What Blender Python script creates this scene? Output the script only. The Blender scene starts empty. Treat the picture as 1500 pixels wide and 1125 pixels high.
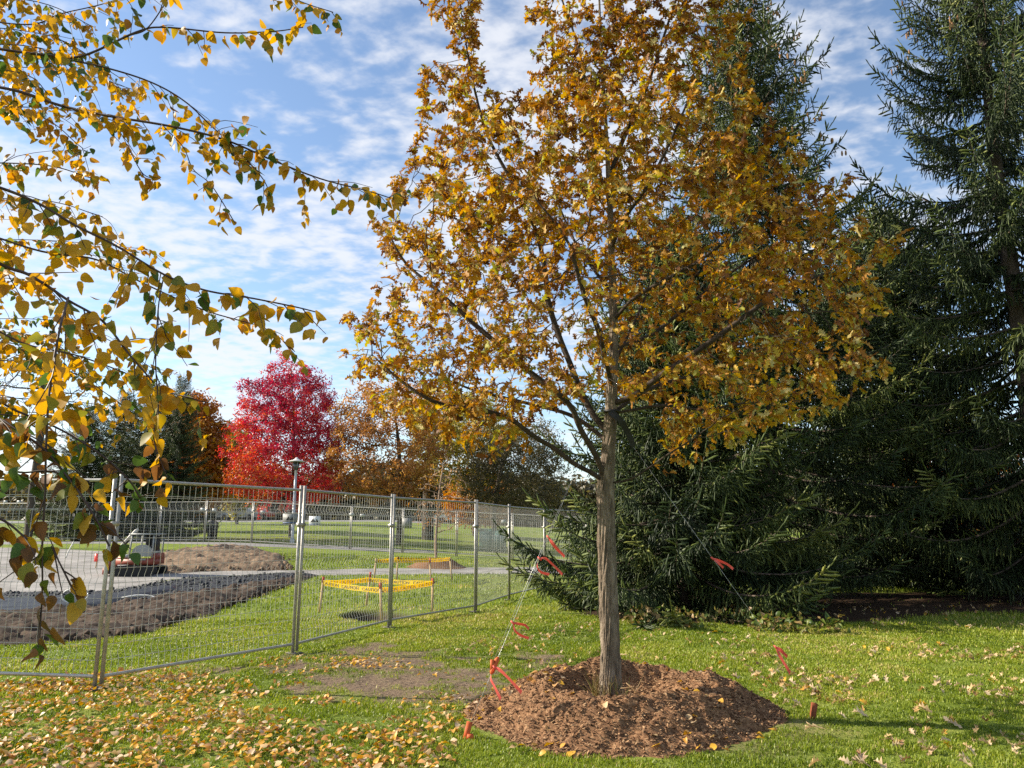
import bpy, math
import numpy as np
from mathutils import Vector

# ------------------------------------------------------------------ camera, sky, sun, exposure
SC = bpy.context.scene
COL = SC.collection
rng = np.random.default_rng(11)
PITCH = math.radians(11.0)
CAMZ = 1.55
FPX = 1100.0
cam_d = bpy.data.cameras.new('camera'); cam = bpy.data.objects.new('camera', cam_d); COL.objects.link(cam)
cam.location = (0, 0, CAMZ); cam.rotation_euler = (math.radians(90) + PITCH, 0, 0)
cam_d.sensor_width = 36; cam_d.lens = 36 * FPX / 1500; cam_d.clip_start = 0.05; cam_d.clip_end = 3000
SC.camera = cam

SUN_EL = math.radians(29)
TOSUN = Vector((-1.0 * math.cos(SUN_EL), 0.14 * math.cos(SUN_EL), math.sin(SUN_EL))).normalized()
W = bpy.data.worlds.new('World'); SC.world = W; W.use_nodes = True
nt = W.node_tree; nt.nodes.clear()
def N(nt, t, **kw):
    n = nt.nodes.new(t)
    for k, v in kw.items():
        if k in n.inputs: n.inputs[k].default_value = v
        else: setattr(n, k, v)
    return n
def L(nt, a, b): nt.links.new(a, b)
sky = N(nt, 'ShaderNodeTexSky', sky_type='NISHITA', sun_disc=False)
sky.sun_elevation = SUN_EL; sky.sun_rotation = math.atan2(TOSUN.x, TOSUN.y)
sky.air_density = 1.0; sky.dust_density = 0.35; sky.ozone_density = 1.6
tc = N(nt, 'ShaderNodeTexCoord')
sep = N(nt, 'ShaderNodeSeparateXYZ'); L(nt, tc.outputs['Generated'], sep.inputs[0])
zc = N(nt, 'ShaderNodeMath', operation='MAXIMUM'); zc.inputs[1].default_value = 0.04; L(nt, sep.outputs['Z'], zc.inputs[0])
za = N(nt, 'ShaderNodeMath', operation='ADD'); za.inputs[1].default_value = 0.10; L(nt, zc.outputs[0], za.inputs[0])
dx_ = N(nt, 'ShaderNodeMath', operation='DIVIDE'); L(nt, sep.outputs['X'], dx_.inputs[0]); L(nt, za.outputs[0], dx_.inputs[1])
dy_ = N(nt, 'ShaderNodeMath', operation='DIVIDE'); L(nt, sep.outputs['Y'], dy_.inputs[0]); L(nt, za.outputs[0], dy_.inputs[1])
cmb = N(nt, 'ShaderNodeCombineXYZ'); L(nt, dx_.outputs[0], cmb.inputs[0]); L(nt, dy_.outputs[0], cmb.inputs[1])
mp = N(nt, 'ShaderNodeMapping'); mp.inputs['Rotation'].default_value = (0, 0, 0.5); mp.inputs['Scale'].default_value = (1.0, 1.25, 1)
mp.inputs['Location'].default_value = (3.3, 1.7, 0)
L(nt, cmb.outputs[0], mp.inputs[0])
n1 = N(nt, 'ShaderNodeTexNoise', Scale=12.0, Detail=6.0, Roughness=0.52, Distortion=0.12); L(nt, mp.outputs[0], n1.inputs['Vector'])
n2 = N(nt, 'ShaderNodeTexNoise', Scale=1.3, Detail=3.0, Roughness=0.5); L(nt, mp.outputs[0], n2.inputs['Vector'])
# more cloud towards the left of the view, clearer to the upper right
lf = N(nt, 'ShaderNodeMath', operation='MULTIPLY_ADD'); lf.inputs[1].default_value = -0.10; lf.inputs[2].default_value = 0.0; L(nt, sep.outputs['X'], lf.inputs[0])
a1 = N(nt, 'ShaderNodeMath', operation='MULTIPLY_ADD'); a1.inputs[1].default_value = 1.0; L(nt, n2.outputs['Fac'], a1.inputs[0]); L(nt, n1.outputs['Fac'], a1.inputs[2])
a2 = N(nt, 'ShaderNodeMath', operation='ADD'); L(nt, a1.outputs[0], a2.inputs[0]); L(nt, lf.outputs[0], a2.inputs[1])
cr = N(nt, 'ShaderNodeMapRange', interpolation_type='SMOOTHSTEP'); cr.inputs['From Min'].default_value = 0.85; cr.inputs['From Max'].default_value = 1.25
cr.inputs['To Max'].default_value = 0.84
L(nt, a2.outputs[0], cr.inputs['Value'])
skyc = N(nt, 'ShaderNodeMix', data_type='RGBA', blend_type='MIX')
L(nt, cr.outputs['Result'], skyc.inputs['Factor']); L(nt, sky.outputs[0], skyc.inputs[6])
skyc.inputs[7].default_value = (4.3, 4.4, 4.65, 1)
bg = N(nt, 'ShaderNodeBackground', Strength=0.115); L(nt, skyc.outputs[2], bg.inputs['Color'])
wo = N(nt, 'ShaderNodeOutputWorld'); L(nt, bg.outputs[0], wo.inputs['Surface'])
W.cycles.sampling_method = 'MANUAL'; W.cycles.sample_map_resolution = 512

sd = bpy.data.lights.new('sun', 'SUN'); sd.energy = 5.0; sd.angle = math.radians(0.5); sd.color = (1.0, 0.90, 0.74)
sun = bpy.data.objects.new('sun', sd); COL.objects.link(sun); sun.rotation_euler = TOSUN.to_track_quat('Z', 'Y').to_euler()
vs = SC.view_settings; vs.view_transform = 'Standard'; vs.look = 'None'; vs.exposure = 0.95; vs.gamma = 1; vs.use_curve_mapping = False
cy = SC.cycles; cy.max_bounces = 6; cy.diffuse_bounces = 3; cy.glossy_bounces = 2; cy.transmission_bounces = 4; cy.transparent_max_bounces = 4
cy.use_denoising = False; cy.caustics_reflective = False; cy.caustics_refractive = False
cy.sample_clamp_indirect = 6

# ------------------------------------------------------------------ helpers
cP, sP = math.cos(PITCH), math.sin(PITCH)
def ray(px, py):
    u = (562.5 - py) / FPX
    return np.array([(px - 750) / FPX, cP - sP * u, sP + cP * u])
def at(px, py, Y):
    d = ray(px, py); return np.array([0, 0, CAMZ]) + d * (Y / d[1])
def proj(p):
    q = np.asarray(p, float) - np.array([0, 0, CAMZ])
    f = q[1] * cP + q[2] * sP; u = -q[1] * sP + q[2] * cP
    return 750 + FPX * q[0] / f, 562.5 - FPX * u / f
def ss(a, b, x):
    t = np.clip((x - a) / (b - a), 0, 1); return t * t * (3 - 2 * t)
_tab = np.random.default_rng(5).random((256, 256))
def vnoise(x, y, s=1.0, seed=0):
    x = np.asarray(x, float) * s + 17.3 * seed + 1000; y = np.asarray(y, float) * s + 9.1 * seed + 1000
    xi = np.floor(x).astype(int); yi = np.floor(y).astype(int); fx = x - xi; fy = y - yi
    fx = fx * fx * (3 - 2 * fx); fy = fy * fy * (3 - 2 * fy)
    g = lambda a, b: _tab[a & 255, b & 255]
    return (g(xi, yi) * (1 - fx) + g(xi + 1, yi) * fx) * (1 - fy) + (g(xi, yi + 1) * (1 - fx) + g(xi + 1, yi + 1) * fx) * fy
def fbm(x, y, s=1.0, o=4, seed=0):
    v = 0; a = 0.5; t = 0
    for k in range(o):
        v = v + a * vnoise(x, y, s, seed + k * 3); t += a; a *= 0.5; s *= 2.03
    return v / t
def rise(x, y):
    return 0.85 * ss(19, 38, y) * np.clip((5 - np.asarray(x)) / 17, 0, 1.1) + 1.75 * ss(38, 95, y)
def ground(px, py):
    d = ray(px, py); lo, hi = 1.0, 200.0; o = np.array([0, 0, CAMZ])
    ts = np.linspace(1, 140, 6000)
    P = o + d * ts[:, None]
    k = np.argmax(P[:, 2] < rise(P[:, 0], P[:, 1]))
    return P[k] if k > 0 else P[-1]

def set_props(o, label=None, cat=None, group=None, kind=None):
    if label: o['label'] = label
    if cat: o['category'] = cat
    if group: o['group'] = group
    if kind: o['kind'] = kind
    return o
def empty(name, loc, label, cat, group=None, rz=0.0):
    o = bpy.data.objects.new(name, None); COL.objects.link(o); o.location = [float(v) for v in loc]; o.rotation_euler = (0, 0, rz)
    o.empty_display_size = 0.2
    return set_props(o, label, cat, group)
def mesh(name, V, Fs, mats, attrs=None, smooth=False, midx=None):
    V = np.ascontiguousarray(V, dtype=np.float32)
    if isinstance(Fs, np.ndarray): Fs = [Fs]
    Fs = [np.asarray(f, dtype=np.int32) for f in Fs if len(f)]
    me = bpy.data.meshes.new(name)
    me.vertices.add(len(V)); me.vertices.foreach_set('co', V.ravel())
    loops = np.concatenate([f.ravel() for f in Fs]); tot = np.concatenate([np.full(len(f), f.shape[1], np.int32) for f in Fs])
    st = np.concatenate([[0], np.cumsum(tot)[:-1]]).astype(np.int32)
    me.loops.add(len(loops)); me.loops.foreach_set('vertex_index', loops)
    me.polygons.add(len(tot)); me.polygons.foreach_set('loop_start', st); me.polygons.foreach_set('loop_total', tot)
    if midx is not None: me.polygons.foreach_set('material_index', np.asarray(midx, np.int32))
    for m in (mats if isinstance(mats, (list, tuple)) else [mats]): me.materials.append(m)
    me.update(calc_edges=True)
    if smooth: me.polygons.foreach_set('use_smooth', np.ones(len(tot), bool))
    for k, a in (attrs or {}).items():
        at_ = me.attributes.new(k, 'FLOAT', 'POINT'); at_.data.foreach_set('value', np.ascontiguousarray(a, dtype=np.float32))
    return me
def obj(name, V, Fs, mats, parent=None, **kw):
    me = V if isinstance(V, bpy.types.Mesh) else mesh(name, V, Fs, mats, **kw)
    o = bpy.data.objects.new(name, me); COL.objects.link(o)
    if parent is not None:
        o.parent = parent
        if not parent.get('_local'):
            pass
    return o
class MB:
    """collects pieces in world (or local) coordinates into one mesh"""
    def __init__(s): s.V = []; s.Q = []; s.T = []; s.n = 0; s.A = []
    def add(s, V, Q=None, T=None, a=0.5):
        V = np.asarray(V, float).reshape(-1, 3)
        if Q is not None and len(Q): s.Q.append(np.asarray(Q, int) + s.n)
        if T is not None and len(T): s.T.append(np.asarray(T, int) + s.n)
        s.V.append(V); s.A.append(np.full(len(V), a)); s.n += len(V); return s
    def box(s, c, size, rot=None, a=0.5, taper=1.0):
        h = np.array(size, float) / 2
        P = np.array([[x, y, z] for z in (-1, 1) for y in (-1, 1) for x in (-1, 1)], float) * h
        P[4:, :2] *= taper
        if rot is not None: P = P @ np.asarray(rot).T
        return s.add(P + np.array(c), [[0, 2, 3, 1], [4, 5, 7, 6], [0, 1, 5, 4], [2, 6, 7, 3], [0, 4, 6, 2], [1, 3, 7, 5]], a=a)
    def tube(s, pts, r, n=8, cap=True, a=0.5, ridge=None):
        P = np.asarray(pts, float); m = len(P); r = np.broadcast_to(np.asarray(r, float), (m,))
        t = np.gradient(P, axis=0); t /= np.linalg.norm(t, axis=1)[:, None] + 1e-9
        ref = np.array([0, 0, 1.0]) if abs(t[0, 2]) < 0.9 else np.array([1.0, 0, 0])
        u = np.cross(t[0], ref); u /= np.linalg.norm(u); R = []
        th = np.arange(n) / n * 2 * math.pi
        for i in range(m):
            u = u - t[i] * np.dot(u, t[i]); u /= np.linalg.norm(u) + 1e-9; v = np.cross(t[i], u)
            rr = r[i] if ridge is None else r[i] * ridge(th, i)
            rr = np.broadcast_to(rr, (n,))
            R.append(P[i] + (np.cos(th) * rr)[:, None] * u + (np.sin(th) * rr)[:, None] * v)
        V = np.concatenate(R); i = np.arange(m - 1)[:, None] * n; j = np.arange(n); k = (j + 1) % n
        Q = np.stack([i + j, i + k, i + n + k, i + n + j], -1).reshape(-1, 4)
        T = None
        if cap:
            V = np.concatenate([V, P[:1], P[-1:]]); b = m * n
            T = np.concatenate([np.stack([k, j, np.full(n, b)], -1), np.stack([(m - 1) * n + j, (m - 1) * n + k, np.full(n, b + 1)], -1)])
        return s.add(V, Q, T, a=a)
    def lathe(s, c, prof, n=16, a=0.5):
        prof = np.asarray(prof, float); th = np.arange(n) / n * 2 * math.pi; m = len(prof)
        V = np.stack([np.outer(prof[:, 0], np.cos(th)), np.outer(prof[:, 0], np.sin(th)), np.repeat(prof[:, 1:], n, 1)], -1).reshape(-1, 3) + np.array(c)
        i = np.arange(m - 1)[:, None] * n; j = np.arange(n); k = (j + 1) % n
        return s.add(V, np.stack([i + j, i + k, i + n + k, i + n + j], -1).reshape(-1, 4), a=a)
    def strip(s, A, B, a=0.5):
        A = np.asarray(A, float); B = np.asarray(B, float); m = len(A); i = np.arange(m - 1)
        return s.add(np.concatenate([A, B]), np.stack([i, i + 1, m + i + 1, m + i], -1), a=a)
    def build(s, name, mat, parent=None, smooth=False, origin=None):
        V = np.concatenate(s.V)
        if origin is not None: V = V - np.asarray(origin)
        Fs = []
        if s.Q: Fs.append(np.concatenate(s.Q))
        if s.T: Fs.append(np.concatenate(s.T))
        return obj(name, V, Fs, mat, parent, smooth=smooth, attrs={'var': np.concatenate(s.A)})
def place(o, loc): o.location = [float(v) for v in loc]; return o
def frames(D, U):
    """rotation matrices with x along D and z near U"""
    D = D / (np.linalg.norm(D, axis=1)[:, None] + 1e-9)
    Y = np.cross(U, D); Y /= np.linalg.norm(Y, axis=1)[:, None] + 1e-9
    Z = np.cross(D, Y)
    return np.stack([D, Y, Z], -1)
def inst(V0, Fs0, R, T, S=None):
    n = len(T); k = len(V0)
    V = np.einsum('nij,kj->nki', R * (1.0 if S is None else np.asarray(S).reshape(-1, 1, 1)), V0) + T[:, None, :]
    return V.reshape(-1, 3), [(f[None] + (np.arange(n) * k)[:, None, None]).reshape(-1, f.shape[1]) for f in Fs0]
def rnd_unit(n):
    v = rng.normal(size=(n, 3)); return v / np.linalg.norm(v, axis=1)[:, None]
def catmull(P, k=6):
    P = np.asarray(P, float); Q = np.concatenate([[2 * P[0] - P[1]], P, [2 * P[-1] - P[-2]]]); out = []
    for i in range(1, len(Q) - 2):
        for t in np.arange(k) / k:
            p0, p1, p2, p3 = Q[i - 1:i + 3]
            out.append(0.5 * (2 * p1 + (p2 - p0) * t + (2 * p0 - 5 * p1 + 4 * p2 - p3) * t * t + (3 * p1 - p0 - 3 * p2 + p3) * t ** 3))
    out.append(P[-1]); return np.array(out)

# ------------------------------------------------------------------ materials
def new_mat(name):
    m = bpy.data.materials.new(name); m.use_nodes = True; t = m.node_tree; t.nodes.clear()
    o = N(t, 'ShaderNodeOutputMaterial'); return m, t, o
def ramp(t, stops, fac=None, interp='LINEAR'):
    r = N(t, 'ShaderNodeValToRGB'); e = r.color_ramp.elements; r.color_ramp.interpolation = interp
    while len(e) < len(stops): e.new(0.5)
    for k, (p, c) in enumerate(stops): e[k].position = p; e[k].color = (*c, 1)
    if fac is not None: L(t, fac, r.inputs[0])
    return r
def mat_leaf(name, stops, trans=0.4, rough=0.45, spec=0.35, boost=1.25, ns=9.0):
    m, t, o = new_mat(name)
    a = N(t, 'ShaderNodeAttribute', attribute_name='var')
    g = N(t, 'ShaderNodeTexCoord'); nz = N(t, 'ShaderNodeTexNoise', Scale=ns, Detail=3.0); L(t, g.outputs['Object'], nz.inputs['Vector'])
    ma = N(t, 'ShaderNodeMath', operation='MULTIPLY_ADD'); ma.inputs[1].default_value = 0.22; L(t, nz.outputs['Fac'], ma.inputs[0])
    mb = N(t, 'ShaderNodeMath', operation='SUBTRACT'); mb.inputs[1].default_value = 0.11; L(t, a.outputs['Fac'], mb.inputs[0]); L(t, mb.outputs[0], ma.inputs[2])
    r = ramp(t, stops, ma.outputs[0])
    p = N(t, 'ShaderNodeBsdfPrincipled', Roughness=rough); p.inputs['Specular IOR Level'].default_value = spec; L(t, r.outputs[0], p.inputs['Base Color'])
    hs = N(t, 'ShaderNodeHueSaturation', Saturation=1.1, Value=boost); L(t, r.outputs[0], hs.inputs['Color'])
    tr = N(t, 'ShaderNodeBsdfTranslucent'); L(t, hs.outputs[0], tr.inputs['Color'])
    mx = N(t, 'ShaderNodeMixShader', Fac=trans); L(t, p.outputs[0], mx.inputs[1]); L(t, tr.outputs[0], mx.inputs[2]); L(t, mx.outputs[0], o.inputs[0])
    return m
def mat_noise(name, stops, scale=6.0, detail=5.0, rough=0.8, bump=0.0, bscale=None, stretch=(1, 1, 1), spec=0.3, metal=0.0, var=0.0, dist=0.02):
    m, t, o = new_mat(name)
    g = N(t, 'ShaderNodeTexCoord'); mpn = N(t, 'ShaderNodeMapping'); mpn.inputs['Scale'].default_value = stretch; L(t, g.outputs['Object'], mpn.inputs[0])
    nz = N(t, 'ShaderNodeTexNoise', Scale=scale, Detail=detail, Roughness=0.6); L(t, mpn.outputs[0], nz.inputs['Vector'])
    f = nz.outputs['Fac']
    if var:
        a = N(t, 'ShaderNodeAttribute', attribute_name='var')
        mb = N(t, 'ShaderNodeMath', operation='SUBTRACT'); mb.inputs[1].default_value = 0.5; L(t, a.outputs['Fac'], mb.inputs[0])
        ma = N(t, 'ShaderNodeMath', operation='MULTIPLY_ADD'); ma.inputs[1].default_value = var; L(t, mb.outputs[0], ma.inputs[0]); L(t, f, ma.inputs[2]); f = ma.outputs[0]
    r = ramp(t, stops, f)
    p = N(t, 'ShaderNodeBsdfPrincipled', Roughness=rough, Metallic=metal); p.inputs['Specular IOR Level'].default_value = spec
    L(t, r.outputs[0], p.inputs['Base Color'])
    if bump:
        nb = N(t, 'ShaderNodeTexNoise', Scale=bscale or scale * 3, Detail=6.0, Roughness=0.65); L(t, mpn.outputs[0], nb.inputs['Vector'])
        b = N(t, 'ShaderNodeBump', Strength=bump, Distance=dist); L(t, nb.outputs['Fac'], b.inputs['Height']); L(t, b.outputs[0], p.inputs['Normal'])
    L(t, p.outputs[0], o.inputs[0]); return m
M = {}
M['oak_leaf'] = mat_leaf('oak_leaf', [(0.0, (.085, .034, .014)), (.22, (.20, .080, .021)), (.42, (.355, .158, .024)), (.6, (.48, .245, .028)), (.78, (.59, .385, .038)), (.9, (.32, .31, .035)), (1.0, (.64, .52, .24))], trans=0.38, rough=0.58, spec=0.32)
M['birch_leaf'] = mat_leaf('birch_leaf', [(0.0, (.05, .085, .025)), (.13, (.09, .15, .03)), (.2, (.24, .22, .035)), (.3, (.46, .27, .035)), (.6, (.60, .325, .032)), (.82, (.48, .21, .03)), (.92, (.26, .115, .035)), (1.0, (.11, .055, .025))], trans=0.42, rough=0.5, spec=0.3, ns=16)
M['litter_leaf'] = mat_leaf('litter_leaf', [(0.0, (.62, .36, .03)), (.25, (.62, .34, .05)), (.45, (.46, .20, .05)), (.65, (.56, .37, .16)), (.85, (.64, .49, .32)), (1.0, (.28, .14, .06))], trans=0.2, ns=20)
M['red_leaf'] = mat_leaf('red_leaf', [(0.0, (.20, .022, .055)), (.35, (.42, .040, .080)), (.6, (.60, .065, .075)), (.8, (.66, .13, .06)), (1.0, (.60, .25, .07))], trans=0.4, ns=0.5)
M['brown_leaf'] = mat_leaf('brown_leaf', [(0.0, (.17, .085, .04)), (.4, (.38, .175, .06)), (.7, (.52, .255, .065)), (1.0, (.56, .37, .09))], trans=0.35, ns=0.5)
M['orange_leaf'] = mat_leaf('orange_leaf', [(0.0, (.20, .06, .015)), (.5, (.42, .15, .02)), (1.0, (.50, .28, .04))], trans=0.4, ns=0.5)
M['yellow_leaf'] = mat_leaf('yellow_leaf', [(0.0, (.12, .12, .03)), (.5, (.30, .26, .05)), (1.0, (.44, .34, .07))], trans=0.4, ns=0.5)
M['olive_leaf'] = mat_leaf('olive_leaf', [(0.0, (.045, .04, .025)), (.5, (.10, .085, .04)), (1.0, (.22, .17, .06))], trans=0.3, ns=0.5)
M['needles'] = mat_leaf('needles', [(0.0, (.014, .026, .011)), (.4, (.040, .064, .020)), (.7, (.105, .14, .036)), (1.0, (.25, .265, .068))], trans=0.15, rough=0.5, spec=0.35, ns=1.2)  # lightest stop carries the sunlight painted on the shoot tips
M['grass'] = mat_leaf('grass', [(0.0, (.095, .14, .016)), (.4, (.195, .255, .026)), (.7, (.30, .345, .04)), (.88, (.40, .39, .08)), (1.0, (.50, .40, .18))], trans=0.35, rough=0.45, spec=0.3, boost=1.3, ns=0.35)
M['weed'] = mat_leaf('weed', [(0.0, (.05, .09, .02)), (.45, (.13, .17, .03)), (.75, (.30, .20, .07)), (1.0, (.42, .28, .14))], trans=0.3, ns=1)
M['oak_bark'] = mat_noise('oak_bark', [(.25, (.062, .048, .036)), (.5, (.20, .155, .112)), (.75, (.38, .31, .235))], scale=20, stretch=(1, 1, .33), bump=1.0, bscale=34, rough=0.95, dist=0.04)
M['twig'] = mat_noise('twig', [(.3, (.05, .036, .027)), (.7, (.15, .11, .08))], scale=14, bump=0.3, rough=0.85)
M['oak_limb'] = mat_noise('oak_limb', [(.3, (.028, .020, .016)), (.7, (.085, .062, .046))], scale=14, bump=0.5, rough=0.9)
M['birch_twig'] = mat_noise('birch_twig', [(.3, (.035, .018, .014)), (.7, (.085, .05, .04))], scale=30, rough=0.5)
M['birch_bark'] = mat_noise('birch_bark', [(.36, (.05, .045, .04)), (.44, (.55, .52, .47)), (.8, (.68, .65, .6))], scale=9, stretch=(1, 1, 5), bump=0.3)
M['spruce_bark'] = mat_noise('spruce_bark', [(.3, (.05, .037, .03)), (.7, (.17, .13, .10))], scale=7, stretch=(1, 1, .4), bump=0.8, bscale=14)
M['pale_bark'] = mat_noise('pale_bark', [(.3, (.20, .13, .09)), (.7, (.40, .29, .21))], scale=5, rough=0.8)
M['dark_bark'] = mat_noise('dark_bark', [(.3, (.035, .028, .022)), (.7, (.10, .08, .06))], scale=3, rough=0.9)
M['cone'] = mat_noise('cone', [(.3, (.22, .11, .045)), (.7, (.36, .20, .09))], scale=30, rough=0.7)
M['mulch'] = mat_noise('mulch', [(.2, (.085, .040, .019)), (.5, (.25, .132, .065)), (.8, (.50, .315, .17))], scale=30, detail=6, bump=0.9, bscale=60, rough=0.95, var=0.55)
M['soil'] = mat_noise('soil', [(.3, (.022, .015, .011)), (.55, (.072, .048, .032)), (.8, (.18, .125, .085))], scale=2.2, detail=8, bump=0.9, bscale=14, rough=0.95)
M['heap_soil'] = mat_noise('heap_soil', [(.25, (.09, .06, .038)), (.55, (.22, .15, .095)), (.8, (.36, .26, .17))], scale=3, detail=8, bump=0.9, bscale=10, rough=0.95)
M['gravel'] = mat_noise('gravel', [(.3, (.010, .011, .013)), (.6, (.032, .035, .04)), (.85, (.16, .165, .17))], scale=14, detail=5, bump=0.8, bscale=20, rough=0.7)
M['road'] = mat_noise('road', [(.3, (.15, .14, .13)), (.5, (.27, .255, .235)), (.7, (.37, .35, .325))], scale=1.2, detail=9, bump=0.3, bscale=25, rough=0.9)
M['path'] = mat_noise('path', [(.25, (.17, .165, .16)), (.75, (.29, .28, .27))], scale=2, detail=9, bump=0.3, bscale=25, rough=0.9)
M['galv'] = mat_noise('galv', [(.3, (.30, .285, .255)), (.6, (.44, .42, .385)), (.85, (.53, .51, .47))], scale=18, detail=6, rough=0.42, metal=0.35, spec=0.5)
M['wire'] = mat_noise('wire', [(.3, (.42, .41, .38)), (.8, (.60, .59, .55))], scale=18, rough=0.45, metal=0.2, spec=0.5)
M['steel'] = mat_noise('steel', [(.3, (.34, .36, .38)), (.8, (.5, .52, .54))], scale=5, rough=0.4, metal=0.4)
M['cable'] = mat_noise('cable', [(.3, (.42, .43, .42)), (.8, (.6, .6, .58))], scale=50, rough=0.35, metal=0.5)
M['rust_grey'] = mat_noise('rust_grey', [(.3, (.10, .09, .08)), (.8, (.20, .18, .16))], scale=20, rough=0.8)
M['black'] = mat_noise('black', [(.3, (.012, .012, .013)), (.8, (.03, .03, .032))], scale=20, rough=0.5)
M['pink'] = mat_leaf('pink', [(0.0, (.80, .17, .14)), (1.0, (.88, .25, .21))], trans=0.45, rough=0.35, boost=1.2)
M['orange_paint'] = mat_noise('orange_paint', [(.3, (.48, .085, .02)), (.8, (.62, .14, .04))], scale=12, rough=0.6)
M['rust'] = mat_noise('rust', [(.3, (.16, .045, .02)), (.8, (.34, .10, .04))], scale=25, rough=0.9, bump=0.4)
M['stake_wood'] = mat_noise('stake_wood', [(.3, (.42, .28, .14)), (.8, (.62, .47, .28))], scale=9, stretch=(1, 1, .2), rough=0.8)
M['red_paint'] = mat_noise('red_paint', [(.3, (.42, .045, .025)), (.8, (.55, .075, .04))], scale=8, rough=0.6)
M['machine_red'] = mat_noise('machine_red', [(.3, (.24, .05, .03)), (.8, (.36, .10, .065))], scale=4, rough=0.5, spec=0.4)
M['machine_grey'] = mat_noise('machine_grey', [(.3, (.26, .27, .26)), (.8, (.38, .39, .37))], scale=4, rough=0.5)
M['machine_white'] = mat_noise('machine_white', [(.3, (.62, .60, .55)), (.8, (.76, .74, .70))], scale=5, rough=0.5)
M['tape'] = mat_leaf('tape', [(0, (.74, .56, .015)), (1.0, (.84, .66, .03))], trans=.5, rough=.35, boost=1.2)
M['ink'] = mat_noise('ink', [(.3, (.02, .02, .018)), (.8, (.035, .035, .03))], scale=8, rough=0.6)
M['white'] = mat_noise('white', [(.3, (.66, .67, .67)), (.8, (.80, .81, .81))], scale=6, rough=0.5)
M['sign_grey'] = mat_noise('sign_grey', [(.3, (.22, .22, .21)), (.8, (.28, .28, .27))], scale=3, rough=0.5)
M['tag'] = mat_noise('tag', [(.3, (.36, .38, .39)), (.8, (.45, .47, .48))], scale=6, rough=0.5)
M['sign_light'] = mat_noise('sign_light', [(.3, (.38, .37, .34)), (.8, (.5, .48, .45))], scale=5, rough=0.5)
M['sign_blue'] = mat_noise('sign_blue', [(.3, (.05, .10, .22)), (.8, (.08, .14, .28))], scale=3, rough=0.5)
M['teal'] = mat_noise('teal', [(.3, (.05, .15, .14)), (.8, (.09, .22, .20))], scale=2, rough=0.55)
M['car_grey'] = mat_noise('car_grey', [(.3, (.16, .165, .175)), (.8, (.2, .205, .215))], scale=2, rough=0.25, spec=0.6, metal=0.4)
M['car_red'] = mat_noise('car_red', [(.3, (.30, .02, .02)), (.8, (.36, .03, .03))], scale=2, rough=0.25, spec=0.6)
M['car_white'] = mat_noise('car_white', [(.3, (.62, .63, .64)), (.8, (.7, .71, .72))], scale=2, rough=0.3, spec=0.6)
M['glass'] = mat_noise('glass', [(.3, (.02, .025, .03)), (.8, (.03, .035, .04))], scale=2, rough=0.08, spec=0.8)
M['tyre'] = mat_noise('tyre', [(.3, (.015, .015, .015)), (.8, (.03, .03, .03))], scale=10, rough=0.8)
M['hose'] = mat_noise('hose', [(.3, (.62, .62, .58)), (.8, (.78, .78, .74))], scale=12, rough=0.5)

# ------------------------------------------------------------------ ground
def gpoly(pts): return np.array([ground(*p)[:2] for p in pts])
def poly_sd(P, x, y):
    """signed distance (positive inside) to polygon P"""
    x = np.asarray(x, float); y = np.asarray(y, float); sh = x.shape; x = x.ravel(); y = y.ravel()
    ins = np.zeros(len(x), bool); dmin = np.full(len(x), 1e9); n = len(P)
    for i in range(n):
        x1, y1 = P[i]; x2, y2 = P[(i + 1) % n]
        c = ((y1 > y) != (y2 > y)) & (x < (x2 - x1) * (y - y1) / (y2 - y1 + 1e-12) + x1); ins ^= c
        ex, ey = x2 - x1, y2 - y1; tt = np.clip(((x - x1) * ex + (y - y1) * ey) / (ex * ex + ey * ey + 1e-12), 0, 1)
        dmin = np.minimum(dmin, np.hypot(x - x1 - tt * ex, y - y1 - tt * ey))
    return np.where(ins, dmin, -dmin).reshape(sh)
MC = np.array([0.95, 6.85])          # centre of the mulch ring
P_BARE = gpoly([(360, 978), (420, 958), (520, 945), (575, 935), (640, 955), (700, 962), (800, 968), (780, 1010), (705, 1042), (640, 1030), (560, 1010), (470, 1003)])
P_BARE2 = gpoly([(1120, 1040), (1200, 1060), (1230, 1085), (1200, 1115), (1080, 1125), (1060, 1100)])
P_SPOIL = gpoly([(-260, 908), (0, 905), (150, 892), (300, 868), (430, 848), (470, 842), (420, 858), (310, 902), (200, 930), (100, 942), (0, 945), (-260, 958)])
P_GRAV = gpoly([(-260, 866), (0, 870), (150, 868), (260, 850), (440, 840), (470, 843), (430, 850), (300, 870), (150, 894), (0, 908), (-260, 912)])
P_ROAD = gpoly([(-300, 800), (60, 802), (150, 808), (225, 838), (330, 837), (480, 834), (640, 832), (815, 831), (815, 840), (640, 842), (470, 843), (330, 846), (260, 850), (150, 868), (0, 872), (-300, 868)])
P_HEAP = gpoly([(215, 842), (228, 815), (300, 803), (380, 806), (425, 822), (430, 836), (330, 838)])
P_PATH = gpoly([(790, 831), (1000, 838), (1200, 846), (1400, 852), (1700, 858), (1700, 868), (1400, 861), (1200, 855), (1000, 847), (790, 840)])
P_WALK = gpoly([(-200, 795), (200, 793), (330, 795), (470, 800), (640, 807), (640, 811), (470, 804), (330, 799), (200, 796), (-200, 799)])
P_DUFF = gpoly([(860, 900), (960, 916), (1200, 914), (1420, 898), (1700, 893), (1700, 872), (1300, 868), (1000, 868), (860, 872)])
P_TAN = gpoly([(800, 862), (850, 862), (885, 885), (870, 897), (840, 880)])
P_PIT = gpoly([(490, 903), (515, 894), (560, 893), (606, 899), (600, 908), (555, 912), (508, 910)])
P_PIT2 = gpoly([(575, 853), (590, 848), (630, 849), (650, 853), (630, 858), (590, 858)])
P_FARROAD = gpoly([(-500, 768.5), (640, 767.5), (720, 767), (900, 767), (900, 765.4), (640, 765.4), (-500, 766)])
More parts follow.
